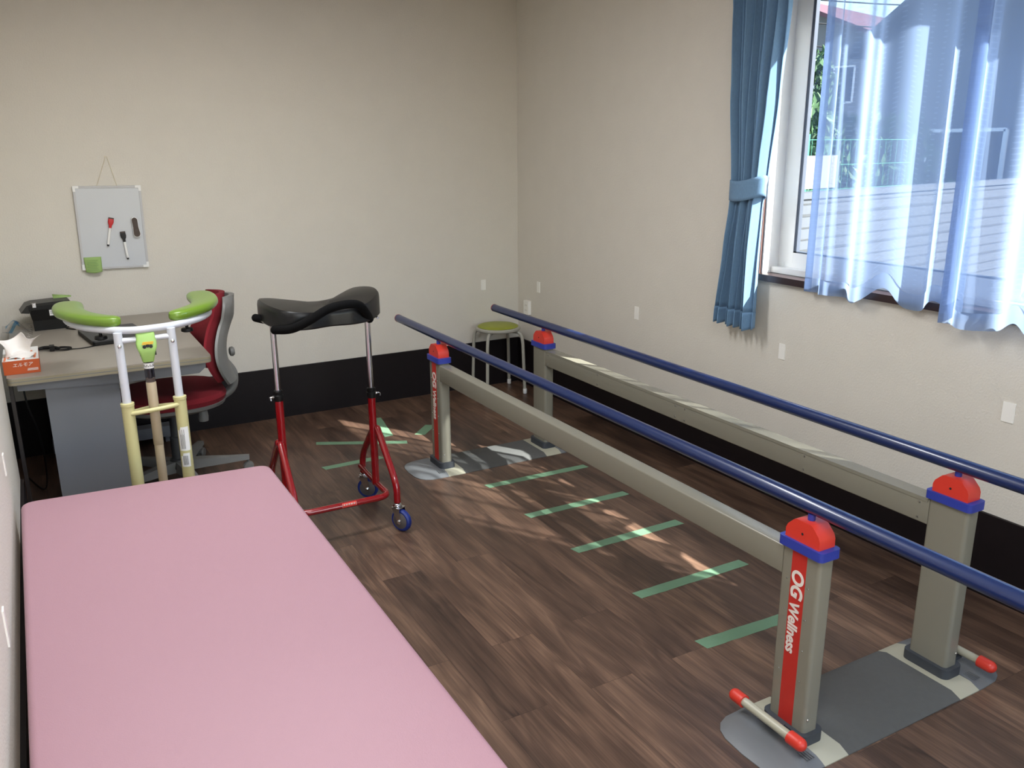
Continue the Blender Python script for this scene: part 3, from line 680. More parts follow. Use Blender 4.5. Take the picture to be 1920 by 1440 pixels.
# ------------------------------------------------------------------ green pad walker
gw = thing('forearm_walker', 'forearm walker with lime green arm pads and white and yellow posts', 'walker', (-2.47, -1.60, 0))
GO = Vector((-2.47, -1.60, 0))
def G(x, y, z): return Vector((x, y, z)) - GO
b = B(); arc = smooth_path([G(-2.712, -1.17, .92), G(-2.708, -1.30, .92), G(-2.672, -1.43, .92), G(-2.60, -1.54, .92), G(-2.52, -1.60, .92), G(-2.44, -1.60, .92), G(-2.36, -1.575, .92), G(-2.27, -1.50, .92), G(-2.215, -1.40, .92), G(-2.20, -1.30, .92), G(-2.195, -1.17, .92)], 8)
tube(b, arc, .0135); link('arm_frame', b, M['whitetube'], gw)
def pad(pts, ws, name, m, th=.020):
    P_ = smooth_path(pts, 8); N_ = len(P_)
    def ring(i, t):
        k = t*(len(ws)-1); j = min(int(k), len(ws)-2); w_ = ws[j]+(ws[j+1]-ws[j])*(k-j)
        e = min(t, 1-t)*N_/6.; q = math.sqrt(max(0.0, 1-(1-min(1, e))**2)) if e < 1 else 1.; q = max(q, .12)
        return [(w_*q*(abs(cos(a))**.6)*(1 if cos(a) > 0 else -1), th*(.35+.65*q)*(abs(sin(a))**.75)*(1 if sin(a) > 0 else -1)) for a in [2*pi*h/24 for h in range(24)]]
    b = B(); sweep(b, P_, ring); return link(name, b, m, gw)
pad([G(-2.545, -1.56, .949), G(-2.60, -1.52, .950), G(-2.66, -1.43, .952), G(-2.695, -1.32, .953), G(-2.70, -1.22, .955), G(-2.69, -1.12, .957)], [.026, .034, .043, .052, .056, .050], 'arm_pad', M['greenpad'])
pad([G(-2.375, -1.56, .949), G(-2.32, -1.52, .950), G(-2.25, -1.44, .952), G(-2.212, -1.33, .953), G(-2.205, -1.23, .955), G(-2.21, -1.13, .957)], [.026, .034, .043, .052, .056, .050], 'arm_pad', M['greenpad'])
for x, y in ((-2.613, -1.50), (-2.315, -1.515)):
    b = B(); lathe(b, [(.006, .905), (.006, .893), (.020, .891), (.022, .886), (.022, .880), (.016, .877)], G(x, y, 0)); link('clamp_knob', b, M['blackplastic'], gw)
for s, x0, x1 in ((-1, -2.563, -2.562), (1, -2.383, -2.380)):
    b = B(); rod(b, G(x0, -1.60, .915), G(x1, -1.60, .60), .0152, 20); up = link('upright', b, M['whitetube'], gw)
    b = B(); lathe(b, [(.007, 0), (.0065, .003), (.004, .0055), (.001, .006)], G(x0, -1.6145, .868), (0, -1, 0), 16); link('screw', b, M['steel'], up)
    b = B(); rod(b, G(x1, -1.60, .645), G(x1, -1.60, .10), .0222, 24); lathe(b, [(.0222, .640), (.0240, .642), (.0240, .652), (.0155, .654)], G(x1, -1.60, 0)); op = link('outer_post', b, M['yellowtube'], gw)
    if s > 0:
        for (z0, z1, h0, h1, nm) in ((.44, .535, -65, 40, 'label_sticker'), (.375, .43, -60, 25, 'barcode_sticker')):
            b = B(); n_ = 10; V = []
            for z in (z0, z1):
                V.append([b.verts.new(G(x1, -1.60, z)+Vector((.0226*sin(rad(h0+(h1-h0)*k/n_)), -.0226*cos(rad(h0+(h1-h0)*k/n_)), (-.012 if (z == z1 and k < 3) else 0)))) for k in range(n_+1)])
            for k in range(n_): b.faces.new((V[0][k], V[0][k+1], V[1][k+1], V[1][k]))
            stk = link(nm, b, M['sticker'], op)
            b = B()
            for k in range(5 if z0 > .43 else 6):
                h = rad(h0+22+(k*9 if z0 > .43 else k*8))
                c_ = G(x1, -1.60, 0)+Vector((.0229*sin(h), -.0229*cos(h), 0))
                box(b, c_.x-.0006, c_.x+.0006, c_.y-.0004, c_.y+.0004, z0+.008, z1-.010-(.02 if z0 > .43 and k % 2 else .0))
            link('fine_print', b, M['ink'], stk, smooth=False)
b = B(); rod(b, G(-2.565, -1.60, .885), G(-2.38, -1.60, .885), .0105); link('crossbar', b, M['whitetube'], gw)
b = B(); tube(b, smooth_path([G(-2.56, -1.612, .612), G(-2.51, -1.625, .618), G(-2.44, -1.625, .622), G(-2.385, -1.612, .624)], 5), .0085); tube(b, smooth_path([G(-2.56, -1.585, .610), G(-2.47, -1.555, .612), G(-2.385, -1.585, .618)], 5), .0075); link('crossbar', b, M['yellowtube'], gw)
b = B(); rod(b, G(-2.473, -1.60, .735), G(-2.473, -1.60, .12), .0165, 24); cpl = link('center_pole', b, M['beigepole'], gw)
b = B(); lathe(b, [(.0165, .722), (.0178, .720), (.0178, .48), (.0167, .478)], G(-2.473, -1.60, 0)); link('pole_sleeve', b, M['beigepole'], cpl)
b = B(); lathe(b, [(.0170, .722), (.0170, .805)], G(-2.473, -1.60, 0)); tbz = link('clear_tube', b, M['smoky'], gw)
b = B(); rod(b, G(-2.473, -1.60, .70), G(-2.473, -1.60, .81), .008); link('inner_rod', b, M['darkgrey'], tbz)
b = B(); lathe(b, [(.0176, .775), (.0176, .795)], G(-2.473, -1.60, 0)); lbl = link('white_label', b, M['sticker'], tbz)
b = B()
for k in range(8):
    h = rad(-62+18*k); c_ = G(-2.473, -1.60, .785)+Vector((.0178*sin(h), -.0178*cos(h), 0)); box(b, c_.x-.0012, c_.x+.0012, c_.y-.0003, c_.y+.0003, c_.z-.0045, c_.z+.005-.004*(k % 2))
link('fine_print', b, M['ink'], lbl, smooth=False)
b = B(); lv = []
for w_, d_, z, dy in ((.019, .018, .800, 0), (.022, .020, .815, -.002), (.027, .021, .835, -.006), (.034, .019, .855, -.008), (.035, .015, .872, -.008), (.032, .014, .888, -.004), (.032, .016, .902, .0), (.031, .014, .908, .002)):
    lv.append([G(-2.473, -1.60, 0)+Vector((x, y+dy, z)) for x, y in rrect(-w_, w_, -d_, d_, .008, 3)])
layers(b, lv); lvr = link('release_lever', b, M['palegreen'], gw)
b = B(); box(b, -.020, .018, -.0295, -.0265, .868, .8715); box(b, -.017, .020, -.0275, -.0245, .873, .8765)
link('yellow_mark', b, M['orange'], lvr, smooth=False)
b = B()
for k in (-1, 0, 1): lathe(b, [(.0065, 0), (.006, .0012), (.001, .0018)], (k*.011-.001, -.0272, .859+.003*(k == 0)), (0, -1, 0), 10)
link('black_mark', b, M['ink'], lvr)
b = B()
for q in (-1, 1): box(b, *sorted((q*.019, q*.0275)), -.008, .006, .822, .840)
link('side_button', b, M['blackplastic'], lvr, smooth=False, bevel=.001)
b = B(); tube(b, [G(-2.74, -1.30, .085), G(-2.74, -1.62, .085), G(-2.20, -1.62, .085), G(-2.20, -1.30, .085)], .016, .06); rod(b, G(-2.562, -1.60, .085), G(-2.562, -1.60, .12), .0195); rod(b, G(-2.380, -1.60, .085), G(-2.380, -1.60, .12), .0195); rod(b, G(-2.473, -1.60, .085), G(-2.473, -1.60, .13), .0118); link('base_frame', b, M['yellowtube'], gw)
def caster(parent, P_, heading, R=.05, tread=M['bluewheel'], stem_top=None):
    P_ = Vector(P_); root = bpy.data.objects.new('caster', None); col.objects.link(root); root.parent = parent; root.location = (P_.x, P_.y, 0); root.rotation_euler = (0, 0, heading)
    b = B(); lathe(b, [(R-.004, -.012), (R, -.007), (R, .007), (R-.004, .012), (R-.012, .012), (R-.012, -.012)][:0] or [(.012, -.0125), (R-.006, -.0125), (R, -.006), (R, .006), (R-.006, .0125), (.012, .0125)], (.018, 0, R), (0, 1, 0), 36); link('wheel', b, tread, root)
    b = B()
    for s in (-1, 1): lathe(b, [(R-.012, 0), (R-.014, .0015), (.015, .003), (.013, .004), (.005, .0042)], (.018, s*.0125, R), (0, s, 0), 30)
    link('wheel_disc', b, M['greywheel'], root)
    b = B()
    for s in (-1, 1):
        prism(b, [(-.016, 2*R+.006), (.022, 2*R+.006), (.030, R+.01), (.026, R-.012), (.014, R-.012), (.004, R+.01)], *sorted((s*.0185, s*.0205)), 'y')
        lathe(b, [(.007, 0), (.007, .005), (.004, .007)], (.018, s*.0205, R), (0, s, 0), 12)
    box(b, -.018, .024, -.0205, .0205, 2*R+.005, 2*R+.009)
    lathe(b, [(.017, 2*R+.009), (.0195, 2*R+.011), (.0195, 2*R+.015), (.014, 2*R+.018), (.016, 2*R+.022), (.012, 2*R+.026), (.009, 2*R+.027)], (0, 0, 0), n=22); link('fork', b, M['steel'], root, bevel=.0008)
    return root
for (x, y, h) in ((-2.74, -1.30, 2.0), (-2.20, -1.30, 1.0), (-2.72, -1.62, 2.5), (-2.22, -1.62, .6)):
    r_ = caster(gw, G(x, y, 0), h, R=.028, tread=M['darkgrey'])

# ------------------------------------------------------------------ red walker with black pad
rw = thing('pad_walker', 'red tubular walker with thick black armrest pad and blue casters', 'walker', (-1.80, -1.60, 0))
RO = Vector((-1.80, -1.60, 0))
def Q(x, y, z): return Vector((x, y, z)) - RO
XLp, XRp, YP = -2.012, -1.625, -1.60
for s, x, zt, zc in ((-1, XLp, .895, .605), (1, XRp, .885, .560)):
    b = B(); rod(b, Q(x, YP, .14), Q(x, YP, zc), .0165, 22); pst = link('post', b, M['redtube'], rw)
    b = B(); rod(b, Q(x, YP, zc-.02), Q(x, YP, zt), .0115, 22); link('chrome_inner_post', b, M['steel'], pst)
    b = B(); lathe(b, [(.0185, zc-.028), (.0195, zc-.02), (.0195, zc-.005), (.017, zc-.002), (.0185, zc+.002), (.0185, zc+.012), (.0145, zc+.016)], Q(x, YP, 0)); link('collar', b, M['blackplastic'], pst)
    b = B(); k = s*.035*.5; lathe(b, [(.006, .015), (.007, .022), (.004, .026), (.0035, .034)], Q(x, YP, zc-.012), (s, 0, 0), 14); obox(b, Q(x+s*.034, YP-.005, zc-.016), (.004, .022, .010)); link('lock_screw', b, M['steel'], pst)
# side frames: a bent tube per side peaking at the post
for s, x in ((-1, XLp), (1, XRp)):
    pk = Q(x, YP-.02, .395); xo = .012*s
    b = B(); tube(b, [Q(x+xo, YP, .385), Q(x+xo, YP-.015, .400), Q(x+xo+.004*s, -1.775, .235), Q(x+xo+.006*s, -1.80, .19), Q(x+xo+.006*s, -1.80, .125)], .0145, .05, n=18)
    link('front_leg', b, M['redtube'], rw)
    b = B(); tube(b, [Q(x+xo, YP, .385), Q(x+xo, YP+.015, .400), Q(x+xo, -1.425, .235), Q(x+xo, -1.40, .19), Q(x+xo, -1.40, .125)], .0145, .05, n=18)
    link('rear_leg', b, M['redtube'], rw)
b = B(); tube(b, [Q(XLp, YP+.03, .145), Q(XLp, -1.765, .145), Q(XRp, -1.765, .145), Q(XRp, YP+.03, .145)], .0135, .055, n=18)
rod(b, Q(XLp, YP+.03, .145), Q(XLp+.0, -1.40, .155), .012); rod(b, Q(XRp, YP+.03, .145), Q(XRp, -1.40, .155), .012)
low = link('lower_frame', b, M['redtube'], rw)
b = B(); n_ = 8; V = []
for x in (-1.835, -1.775): V.append([b.verts.new(Q(x, -1.765-.0139*cos(rad(-20+80*k/n_)), .145+.0139*sin(rad(-20+80*k/n_)))) for k in range(n_+1)])
for k in range(n_): b.faces.new((V[0][k], V[1][k], V[1][k+1], V[0][k+1]))
nt_ = link('notice_label', b, M['rednotice'], low)
b = B()
for k in range(5):
    c_ = Q(-1.827+.0105*k, -1.765-.0142*cos(rad(25)), .145+.0142*sin(rad(25))); obox(b, c_, (.0065, .0012, .006))
for x in (-1.8345, -1.7755): obox(b, Q(x, -1.765-.0142*cos(rad(20)), .145+.0142*sin(rad(20))), (.001, .001, .014))
link('fine_print', b, M['letter'], nt_, smooth=False)
for x, y, h in ((XRp+.018, -1.80, rad(-61)), (XRp+.012, -1.40, rad(-35)), (XLp-.018, -1.80, rad(-95)), (XLp-.012, -1.40, rad(-80))): caster(rw, Q(x, y, 0), h, R=.048)
# armrest pad
out = [(-2.022, -1.43), (-1.965, -1.425), (-1.90, -1.49), (-1.80, -1.52), (-1.70, -1.495), (-1.635, -1.425), (-1.585, -1.42), (-1.555, -1.50), (-1.575, -1.62), (-1.66, -1.74), (-1.74, -1.775), (-1.83, -1.765), (-1.92, -1.785), (-2.0, -1.755), (-2.035, -1.65), (-2.04, -1.52)]
pp = smooth_path([(x, y, 0) for x, y in out], 5, True)
def lift(x, y): 
    a = (x+1.80)/.24
    return .022*min(1.3, a*a)+.014*max(0, a)
def prng(sc_, z, li): return [Q(-1.80+(p.x+1.80)*sc_, -1.60+(p.y+1.60)*sc_, z+li*lift(p.x, p.y)*.9) for p in pp]
b = B(); layers(b, [prng(.975, .888, 0), prng(1.0, .893, 0), prng(1.0, .930, .8), prng(.99, .942, 1), prng(.965, .948, 1.05), prng(.86, .949, 1.1), prng(.5, .948, .8), prng(.1, .946, .4)]); link('armrest_pad', b, M['blackvinyl'], rw)
b = B(); tube(b, smooth_path([Q(-2.03, -1.70, .885), Q(-1.99, -1.80, .903), Q(-1.93, -1.835, .935), Q(-1.86, -1.845, .972), Q(-1.79, -1.84, .982), Q(-1.73, -1.815, .970), Q(-1.685, -1.765, .925), Q(-1.65, -1.70, .888)], 6), .0165, n=18); link('foam_handle', b, M['foam'], rw)
b = B(); capsule(b, Q(-2.065, -1.50, .905), Q(-2.02, -1.55, .895), .016); capsule(b, Q(-1.635, -1.66, .89), Q(-1.60, -1.59, .893), .014); link('foam_grip', b, M['foam'], rw)
b = B(); rod(b, Q(-2.045, -1.50, .896), Q(-2.02, -1.74, .889), .0045); rod(b, Q(-1.60, -1.50, .896), Q(-1.615, -1.70, .889), .0045); rod(b, Q(-2.03, -1.60, .888), Q(-1.61, -1.60, .888), .005); link('support_rod', b, M['steel'], rw)

# ------------------------------------------------------------------ stool in the corner
st = thing('round_stool', 'small round stool with lime green seat in the corner', 'stool', (-.245, -.165, 0), rad(8))
b = B(); lathe(b, [(.10, .408), (.140, .410), (.146, .416), (.146, .426), (.140, .432), (.130, .432)], n=44); link('seat_rim', b, M['stooltube'], st)
b = B(); lathe(b, [(.128, .43), (.131, .434), (.120, .440), (.06, .443), (.005, .444)], n=44); link('seat_cushion', b, M['limeseat'], st)
for k in range(4):
    a = rad(45+90*k-14); d = Vector((cos(a), sin(a), 0))
    b = B(); tube(b, [d*.09+Vector((0, 0, .405)), d*.158+Vector((0, 0, .400)), d*.172+Vector((0, 0, .34)), d*.185+Vector((0, 0, .012))], .0105, .05, n=16); lg = link('leg', b, M['stooltube'], st)
    b = B(); lathe(b, [(.0115, 0), (.0135, .003), (.013, .03), (.011, .033)], d*.1855, n=16); link('foot_cap', b, M['sticker'], lg)

# ------------------------------------------------------------------ wall plates
def plate(loc, axis, w_=.034, h_=.068, label='', name='wall_plate', th=.004, m=None, group='ivory blank plates on the walls'):
    b = B()
    if axis == 'y': box(b, loc[0]-w_/2, loc[0]+w_/2, -th, 0, loc[1]-h_/2, loc[1]+h_/2)
    elif axis == 'x': box(b, -th, 0, loc[0]-w_/2, loc[0]+w_/2, loc[1]-h_/2, loc[1]+h_/2)
    else: box(b, XL, XL+th, loc[0]-w_/2, loc[0]+w_/2, loc[1]-h_/2, loc[1]+h_/2)
    return tag(link(name, b, m or M['plate'], smooth=False, bevel=.0012), label, 'wall plate', group)
plate((-.261, .679), 'y', label='ivory plate on the back wall above the green stool')
plate((-1.066, .708), 'y', .03, .06, label='ivory plate half hidden behind the black walker pad')
plate((-.268, .678), 'x', label='ivory plate on the window wall closest to the corner')
plate((-1.294, .679), 'x', label='ivory plate on the window wall between corner and blue curtain')
plate((-2.328, .679), 'x', label='ivory plate below the hem of the blue curtain')
plate((-3.333, .676), 'x', .042, .068, label='ivory plate on the window wall above the near red saddle')
plate((-1.97, .612), 'l', .03, .068, label='ivory plate on the left wall beyond the bed end')
plate((-2.84, .51), 'l', .03, .09, label='ivory plate on the left wall beside the pink bed')
bx_ = thing('outlet_box', 'beige socket box low on the wall behind the stool', 'socket', (0, -.140, .528))
b = B(); box(b, -.022, 0, -.030, .030, -.045, .045); link('socket_body', b, M['plate'], bx_, smooth=False, bevel=.006, seg=3)
b = B()
for z in (.015, -.018):
    for y in (-.008, .008): box(b, -.0224, -.0215, y-.0012, y+.0012, z-.005, z+.005)
link('socket_slot', b, mat('grey slot', (120, 116, 106), .6), bx_, smooth=False)

# ------------------------------------------------------------------ floor tapes
def tape(a, c, w_, label, seed=0, group='green masking tape strips on the floor'):
    rnd = random.Random(seed); a, c = Vector((*a, 0)), Vector((*c, 0)); d = (c-a).normalized(); n_ = Vector((-d.y, d.x, 0)); L = (c-a).length; K = 14
    b = B(); rows = []
    for k in range(K+1):
        t = k/K; j = (rnd.random()-.5)*.002; e = 0
        rows.append([a+d*(L*t)+n_*(w_/2+j), a+d*(L*t)-n_*(w_/2+j+(rnd.random()-.5)*.002)])
    rows[0][0] -= d*.006; rows[-1][1] += d*.008; rows[0][1] += d*.004*rnd.random()
    lo = [[b.verts.new(p+Vector((0, 0, .0002))) for p in r] for r in rows]; hi = [[b.verts.new(p+Vector((0, 0, .0009))) for p in r] for r in rows]
    for k in range(K):
        b.faces.new((hi[k][0], hi[k][1], hi[k+1][1], hi[k+1][0])); b.faces.new((lo[k][1], lo[k][0], lo[k+1][0], lo[k+1][1]))
        for q in (0, 1): b.faces.new((lo[k][q], hi[k][q], hi[k+1][q], lo[k+1][q]))
    for k in (0, K): b.faces.new((lo[k][0], lo[k][1], hi[k][1], hi[k][0]))
    return tag(link('floor_tape', b, M['tape'], smooth=False), label, 'tape', group)
tape((-1.068, -1.576), (-.520, -1.589), .044, 'green tape strip across the bars lane, next to the far grey platform', 1)
tape((-1.070, -1.959), (-.552, -1.967), .046, 'second green tape strip from the far grey platform', 2)
tape((-1.074, -2.336), (-.543, -2.333), .048, 'third green tape strip from the far grey platform', 3)
tape((-1.073, -2.739), (-.568, -2.741), .048, 'fourth green tape strip from the far grey platform', 4)
tape((-1.084, -3.088), (-.60, -3.112), .052, 'green tape strip running behind the lettered near post', 5)
tape((-1.669, -.956), (-1.363, -.950), .044, 'green tape strip on the floor behind the red walker, nearer one', 6)
tape((-1.592, -.572), (-1.16, -.80), .044, 'green tape strip slanting behind the red walker post', 7)
tape((-1.150, -.32), (-1.205, -.655), .050, 'green tape strip pointing at the back wall, crossed by sunlight', 8)
tape((-1.045, -.72), (-.93, -.60), .060, 'short green tape end showing beside the far lettered post', 9)

# ------------------------------------------------------------------ blue curtain
cu = thing('blue_curtain', 'light blue pleated curtain tied back beside the window', 'curtain', (0, 0, 0))
def lerp_tab(tab, z):
    for (z0, *a), (z1, *c) in zip(tab, tab[1:]):
        if z1 <= z <= z0:
            t = (z0-z)/(z0-z1); t = t*t*(3-2*t)*.5+t*.5; return [p+(q-p)*t for p, q in zip(a, c)]
    return list(tab[-1][1:]) if z < tab[-1][0] else list(tab[0][1:])
tab = [(2.32, -1.95, -2.40, .028), (2.1, -2.00, -2.29, .030), (1.75, -2.02, -2.262, .028), (1.42, -2.055, -2.232, .022), (1.36, -2.06, -2.225, .018), (1.30, -2.055, -2.215, .022), (1.1, -2.03, -2.215, .026), (.775, -1.985, -2.225, .028)]
def cpt(u, v, z0, z1):
    z = z0+(z1-z0)*v; a, c, amp = lerp_tab(tab, z)
    ph = u*2*pi*7.5
    y = a+(c-a)*(u+.012*sin(ph*2)); x = -.085+amp*sin(ph+.4*sin(3*z))+.012*sin(ph*.37+2*z)
    if z < .79: z += .006*sin(ph)-.01*u
    return (x, y, z)
b = B(); surf(b, lambda u, v: cpt(u, v, 2.32, .84), 120, 60); link('cloth', b, M['bluecloth'], cu, solid=.0015, autosmooth=False)
b = B(); surf(b, lambda u, v: (lambda p: (p[0]-.0005, p[1], p[2]))(cpt(u, v, .842, .775)), 120, 5); link('hem', b, M['bluecloth'], cu, solid=.004, autosmooth=False)
b = B(); NN = 40
def tie(u, v):
    a = 2*pi*u; yc, hy = -2.142, .098; x = -.085+.042*cos(a); y = yc+hy*sin(a)
    side = -sin(a)   # lifts towards the wall hook on the window side
    return (x*(1), y, 1.395-.085*v+.018*abs(sin(a))**2*(1 if True else 0)-.006*cos(a)+.012*side)
surf(b, tie, NN, 6); link('tieback', b, M['bluecloth'], cu, solid=.004, autosmooth=False)

# ------------------------------------------------------------------ sheer curtains
def hem_z(y, base, lifts):
    z = base
    for yc, wd, h in lifts: z += h*math.exp(-((y-yc)/wd)**2)
    return z
def sheer(name, y0, y1, xb, folds, hemf, label, ztop=2.32, hemh=.058, k0=0., amp=.02):
    t = thing(name, label, 'curtain', (0, 0, 0), 0, 'sheer panels over the window')
    def pos(u, z):
        y = y0+(y1-y0)*u; ph = folds(u)
        x = xb+amp*sin(ph)+.006*sin(ph*2.3+1+z); y += .010*cos(ph*1.0+.5)
        return x, y
    nu = 150
    def f1(u, v):
        x, y = pos(u, 1.5); hz = hemf(y0+(y1-y0)*u)+hemh; z = ztop+(hz-ztop)*v; x, y = pos(u, z); lo = 1-v
        return (x-.015*(v**6)*max(0, hz-hemh-.99)*12*0, y, z)
    def f2(u, v):
        x, y = pos(u, 1.5); hz = hemf(y0+(y1-y0)*u); z = hz+hemh*(1-v)
        return (x-.0004, y, z)
    b = B(); surf(b, f1, nu, 40); link('voile', b, M['sheer'], t, autosmooth=False)
    b = B(); surf(b, f2, nu, 3); link('hem', b, M['sheerhem'], t, autosmooth=False)
    b = B(); surf(b, lambda u, v: (lambda p: (p[0]-.0006, p[1], p[2]))((pos(u*.035, 1.5)[0], pos(u*.035, 1.5)[1], ztop+(hemf(y0)-ztop)*v)), 4, 30); link('side_hem', b, M['sheerhem'], t, autosmooth=False)
def folds1(u): return 2*pi*(3.6*u+.35*sin(5*u))
hem1 = lambda y: hem_z(y, .968, [(-2.83, .05, .062), (-3.06, .045, .05)]) - .012*math.exp(-((y+2.70)/.03)**2)
sheer('sheer_curtain', -2.47, -3.14, -.052, folds1, hem1, 'white sheer panel next to the blue curtain, hem bunched up on the sill', amp=.015)
def folds2(u): return 2*pi*(5.5*u+.3*sin(9*u))+1.0
hem2 = lambda y: hem_z(y, .945, [(-3.13, .03, .03), (-3.36, .06, .05), (-3.66, .05, .03), (-3.95, .05, .03)])
sheer('sheer_curtain', -3.085, -4.34, -.088, folds2, hem2, 'white sheer panel overlapping in front, catching the sun', amp=.022)
rl = thing('curtain_rail', 'white double curtain rail above the window', 'curtain rail', (0, 0, 0))
b = B(); box(b, -.070, -.050, -4.5, -1.85, 2.32, 2.34); box(b, -.108, -.088, -4.5, -1.85, 2.32, 2.34); link('track', b, M['vinyl'], rl, smooth=False)
for y in (-4.4, -3.2, -1.95):
    b = B(); box(b, -.115, 0, y-.012, y+.012, 2.338, 2.35); link('bracket', b, M['vinyl'], rl, smooth=False)

# ------------------------------------------------------------------ outdoors
M['asphalt'] = mat('pale ground', (104, 103, 100), .9, var=.1)
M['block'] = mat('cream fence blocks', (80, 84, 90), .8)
M['groove'] = mat('fence joint', (62, 64, 66), .8)
M['siding'] = mat('grey house siding', (84, 86, 92), .8)
M['roofgrey'] = mat('slate roof', (60, 62, 70), .7)
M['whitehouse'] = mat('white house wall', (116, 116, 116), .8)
M['rooftile'] = mat('mauve red tile roof', (92, 58, 64), .7, var=.15, vscale=2)
M['darkglass'] = mat('dark house window', (30, 36, 46), .5, spec=.1)
M['leaf'] = mat('leaf green', (52, 84, 44), .6, var=.3, vscale=6)
M['bark'] = mat('bark', (90, 74, 60), .9)
M['greenwire'] = mat('green coated wire', (60, 130, 104), .5)
M['concrete'] = mat('peach painted post', (222, 190, 170), .7)
b = B(); box(b, .16, 60, -30, 45, -.62, -.5); struct(link('ground', b, M['asphalt'], smooth=False))
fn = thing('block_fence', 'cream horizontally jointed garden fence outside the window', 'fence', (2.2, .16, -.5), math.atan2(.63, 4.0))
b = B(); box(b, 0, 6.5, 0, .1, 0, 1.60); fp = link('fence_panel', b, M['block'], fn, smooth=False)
b = B(); box(b, -.02, 6.52, -.02, .12, 1.60, 1.65); link('coping', b, M['block'], fn, smooth=False)
b = B()
for k in range(14):
    z = .25+.10*k; box(b, 0, 6.5, -.004, 0, z, z+(.012 if k % 3 else .022))
link('joint_line', b, M['groove'], fp, smooth=False)
sp_ = thing('screen_panel', 'white screen panels standing on the garden fence', 'screen', (2.3, .30, 1.15), math.atan2(.63, 4.0))
for k in range(2):
    b = B(); box(b, .10+.62*k, .66+.62*k, 0, .012, .02, .30); link('panel', b, M['whitehouse'], sp_, smooth=False)
for k in range(3):
    b = B(); box(b, .05+.62*k, .08+.62*k, 0, .02, -.02, .34); pq = link('upright', b, M['groove'], sp_, smooth=False)
wf = thing('wire_fence', 'green wire mesh fence behind the garden fence', 'fence', (2.6, 1.6, -.5), .12)
b = B()
for k in range(36): rod(b, (.12*k, 0, 0), (.12*k, 0, 2.1), .003, 6)
for k in range(8): rod(b, (0, 0, .2+.27*k), (4.2, 0, .2+.27*k), .004, 6)
link('wire_mesh', b, M['greenwire'], wf)
for k in range(3):
    b = B(); rod(b, (2.1*k, .01, 0), (2.1*k, .01, 2.15), .02, 10); link('fence_post', b, M['greenwire'], wf)
po_ = thing('downpipe_post', 'peach painted post just outside the window', 'post', (1.5, -.99, -.5))
b = B(); rod(b, (0, 0, 0), (0, 0, 4.2), .022, 16); link('shaft', b, M['concrete'], po_)
b = B(); lathe(b, [(.04, 0), (.04, .03)], (0, 0, 0)); link('foot_plate', b, M['groove'], po_)
def house(name, label, loc, rz, w_, d_, h_, rh, wm, rm, wins, over=.4):
    t = thing(name, label, 'house', loc, rz)
    b = B(); prism(b, [(-d_/2, 0), (d_/2, 0), (d_/2, h_), (0, h_+rh*.97), (-d_/2, h_)], -w_/2, w_/2, 'x'); link('wall', b, wm, t, smooth=False)
    b = B(); o_ = over; sl = rh/(d_/2)
    for s in (-1, 1):
        layers(b, [[(x, s*(d_/2+o_), h_-sl*o_+dz) for x, dz in ((-w_/2-o_, 0), (w_/2+o_, 0), (w_/2+o_, .12), (-w_/2-o_, .12))], [(x, 0, h_+rh+dz) for x, dz in ((-w_/2-o_, 0), (w_/2+o_, 0), (w_/2+o_, .12), (-w_/2-o_, .12))]])
    rf = link('roof', b, rm, t, smooth=False)
    for (face, a, z, ww, hh) in wins:
        b = B()
        if face == 'w': box(b, -w_/2-.04, -w_/2, a-ww/2, a+ww/2, z, z+hh)
        else: box(b, a-ww/2, a+ww/2, -d_/2-.04, -d_/2, z, z+hh)
        wi = link('window', b, M['darkglass'], t, smooth=False)
        b = B()
        if face == 'w':
            for q in (-ww/2, 0, ww/2): box(b, -w_/2-.07, -w_/2-.03, a+q-.03, a+q+.03, z-.03, z+hh+.03)
            box(b, -w_/2-.07, -w_/2-.03, a-ww/2, a+ww/2, z-.06, z); box(b, -w_/2-.07, -w_/2-.03, a-ww/2, a+ww/2, z+hh, z+hh+.05)
        else:
            for q in (-ww/2, 0, ww/2): box(b, a+q-.03, a+q+.03, -d_/2-.07, -d_/2-.03, z-.03, z+hh+.03)
            box(b, a-ww/2, a+ww/2, -d_/2-.07, -d_/2-.03, z-.06, z); box(b, a-ww/2, a+ww/2, -d_/2-.07, -d_/2-.03, z+hh, z+hh+.05)
        link('window_frame', b, M['vinyl'], wi, smooth=False)
    return t
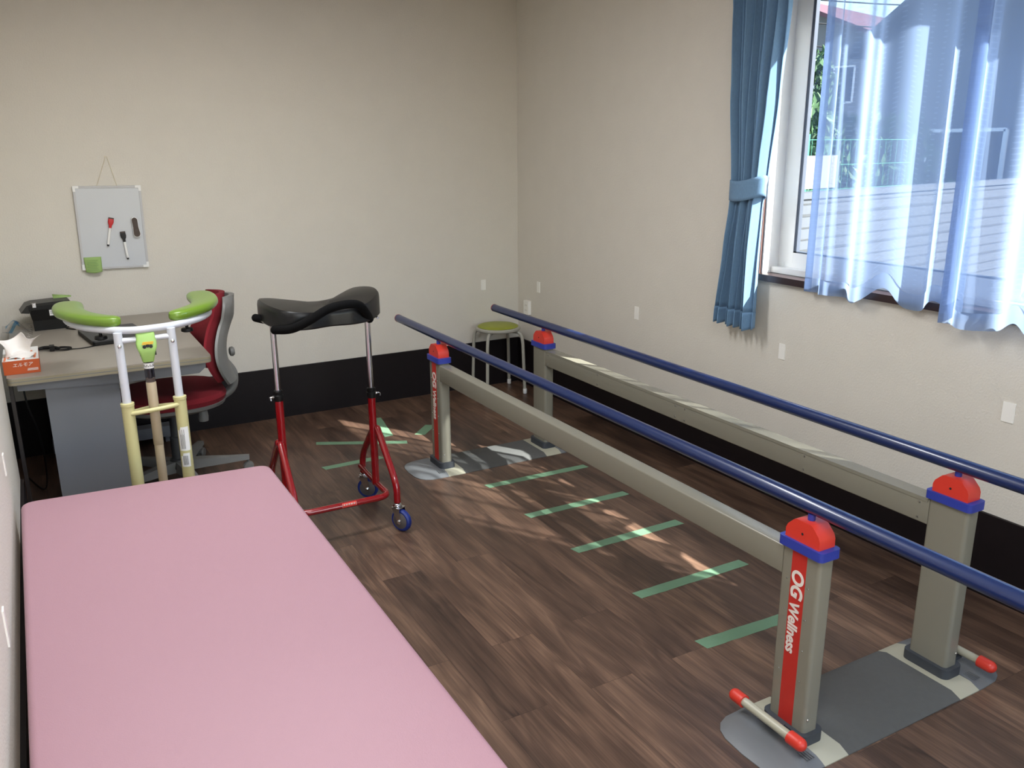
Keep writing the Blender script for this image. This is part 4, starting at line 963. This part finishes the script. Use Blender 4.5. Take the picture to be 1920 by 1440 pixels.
# the neighbour's house with its gable towards the window
house('house', 'dark grey gabled house close behind the window', (13.0, 1.9, -.5), 0, 7.0, 6.0, 3.6, 1.9, M['siding'], M['roofgrey'], [('w', -1.2, 1.0, 1.4, 1.2), ('w', 1.3, 1.0, 1.2, 1.2)], .35)
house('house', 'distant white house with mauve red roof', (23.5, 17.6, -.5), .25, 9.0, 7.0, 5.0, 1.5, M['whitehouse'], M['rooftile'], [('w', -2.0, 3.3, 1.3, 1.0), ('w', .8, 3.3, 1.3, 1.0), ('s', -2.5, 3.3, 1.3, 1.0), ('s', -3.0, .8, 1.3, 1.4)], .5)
def shrub(label, loc, h_, r_, n_, group, leaf=.05, seed=1):
    rnd = random.Random(seed); t = thing('shrub', label, 'shrub', loc, 0, group)
    b = B(); rod(b, (0, 0, 0), (0, 0, h_*.7), .03, 8)
    for k in range(5):
        a = rnd.random()*6.3; rod(b, (0, 0, h_*(.15+.1*k)), (r_*.7*cos(a), r_*.7*sin(a), h_*(.45+.1*k)), .012, 6)
    link('stem', b, M['bark'], t)
    b = B()
    for k in range(n_):
        a = rnd.random()*2*pi; q = r_*math.sqrt(rnd.random()); z = h_*(.12+.88*rnd.random()); q *= .5+.5*sin(pi*min(1, z/h_*.9+.1))
        p = Vector((q*cos(a), q*sin(a), z)); e = Euler((rnd.random()*3, rnd.random()*3, rnd.random()*6)).to_matrix(); s_ = leaf*(.6+.8*rnd.random())
        v = [b.verts.new(p+e @ Vector(c_)*s_) for c_ in ((-1, 0, 0), (0, -.45, .12), (1, 0, 0), (0, .45, .12))]; b.faces.new(v)
    link('foliage', b, M['leaf'], t, smooth=False)
shrub('leafy shrub growing up beside the wire fence', (3.9, 2.6, -.5), 2.1, .45, 900, 'shrubs outside the window', .06, 3)
shrub('dense dark shrub behind the garden fence', (5.6, 3.0, -.5), 2.6, .9, 2600, 'shrubs outside the window', .07, 4)
shrub('tall narrow shrub between the two houses', (9.2, 6.6, -.5), 3.6, 1.3, 3600, 'shrubs outside the window', .10, 6)
shrub('broad shrub in front of the grey house', (7.9, 3.4, -.5), 2.4, 1.0, 2400, 'shrubs outside the window', .08, 5)
ut = thing('utility_pole', 'concrete utility pole with sagging wires in the distance', 'utility pole', (13.5, 13.0, -.5))
b = B(); lathe(b, [(.16, 0), (.11, 9)], n=16); link('pole', b, M['groove'], ut)
b = B(); box(b, -.9, .9, -.05, .05, 8.0, 8.12); link('crossarm', b, M['groove'], ut, smooth=False)
b = B()
for k in range(5):
    z = 4.6+.55*k
    tube(b, smooth_path([(-9, 4-.3*k, z-.2), (-4, 2, z-.5), (0, 0, z), (5, -4, z-.4), (10, -8-.3*k, z+.3)], 8), .018, n=6)
link('wire', b, M['ink'], ut)
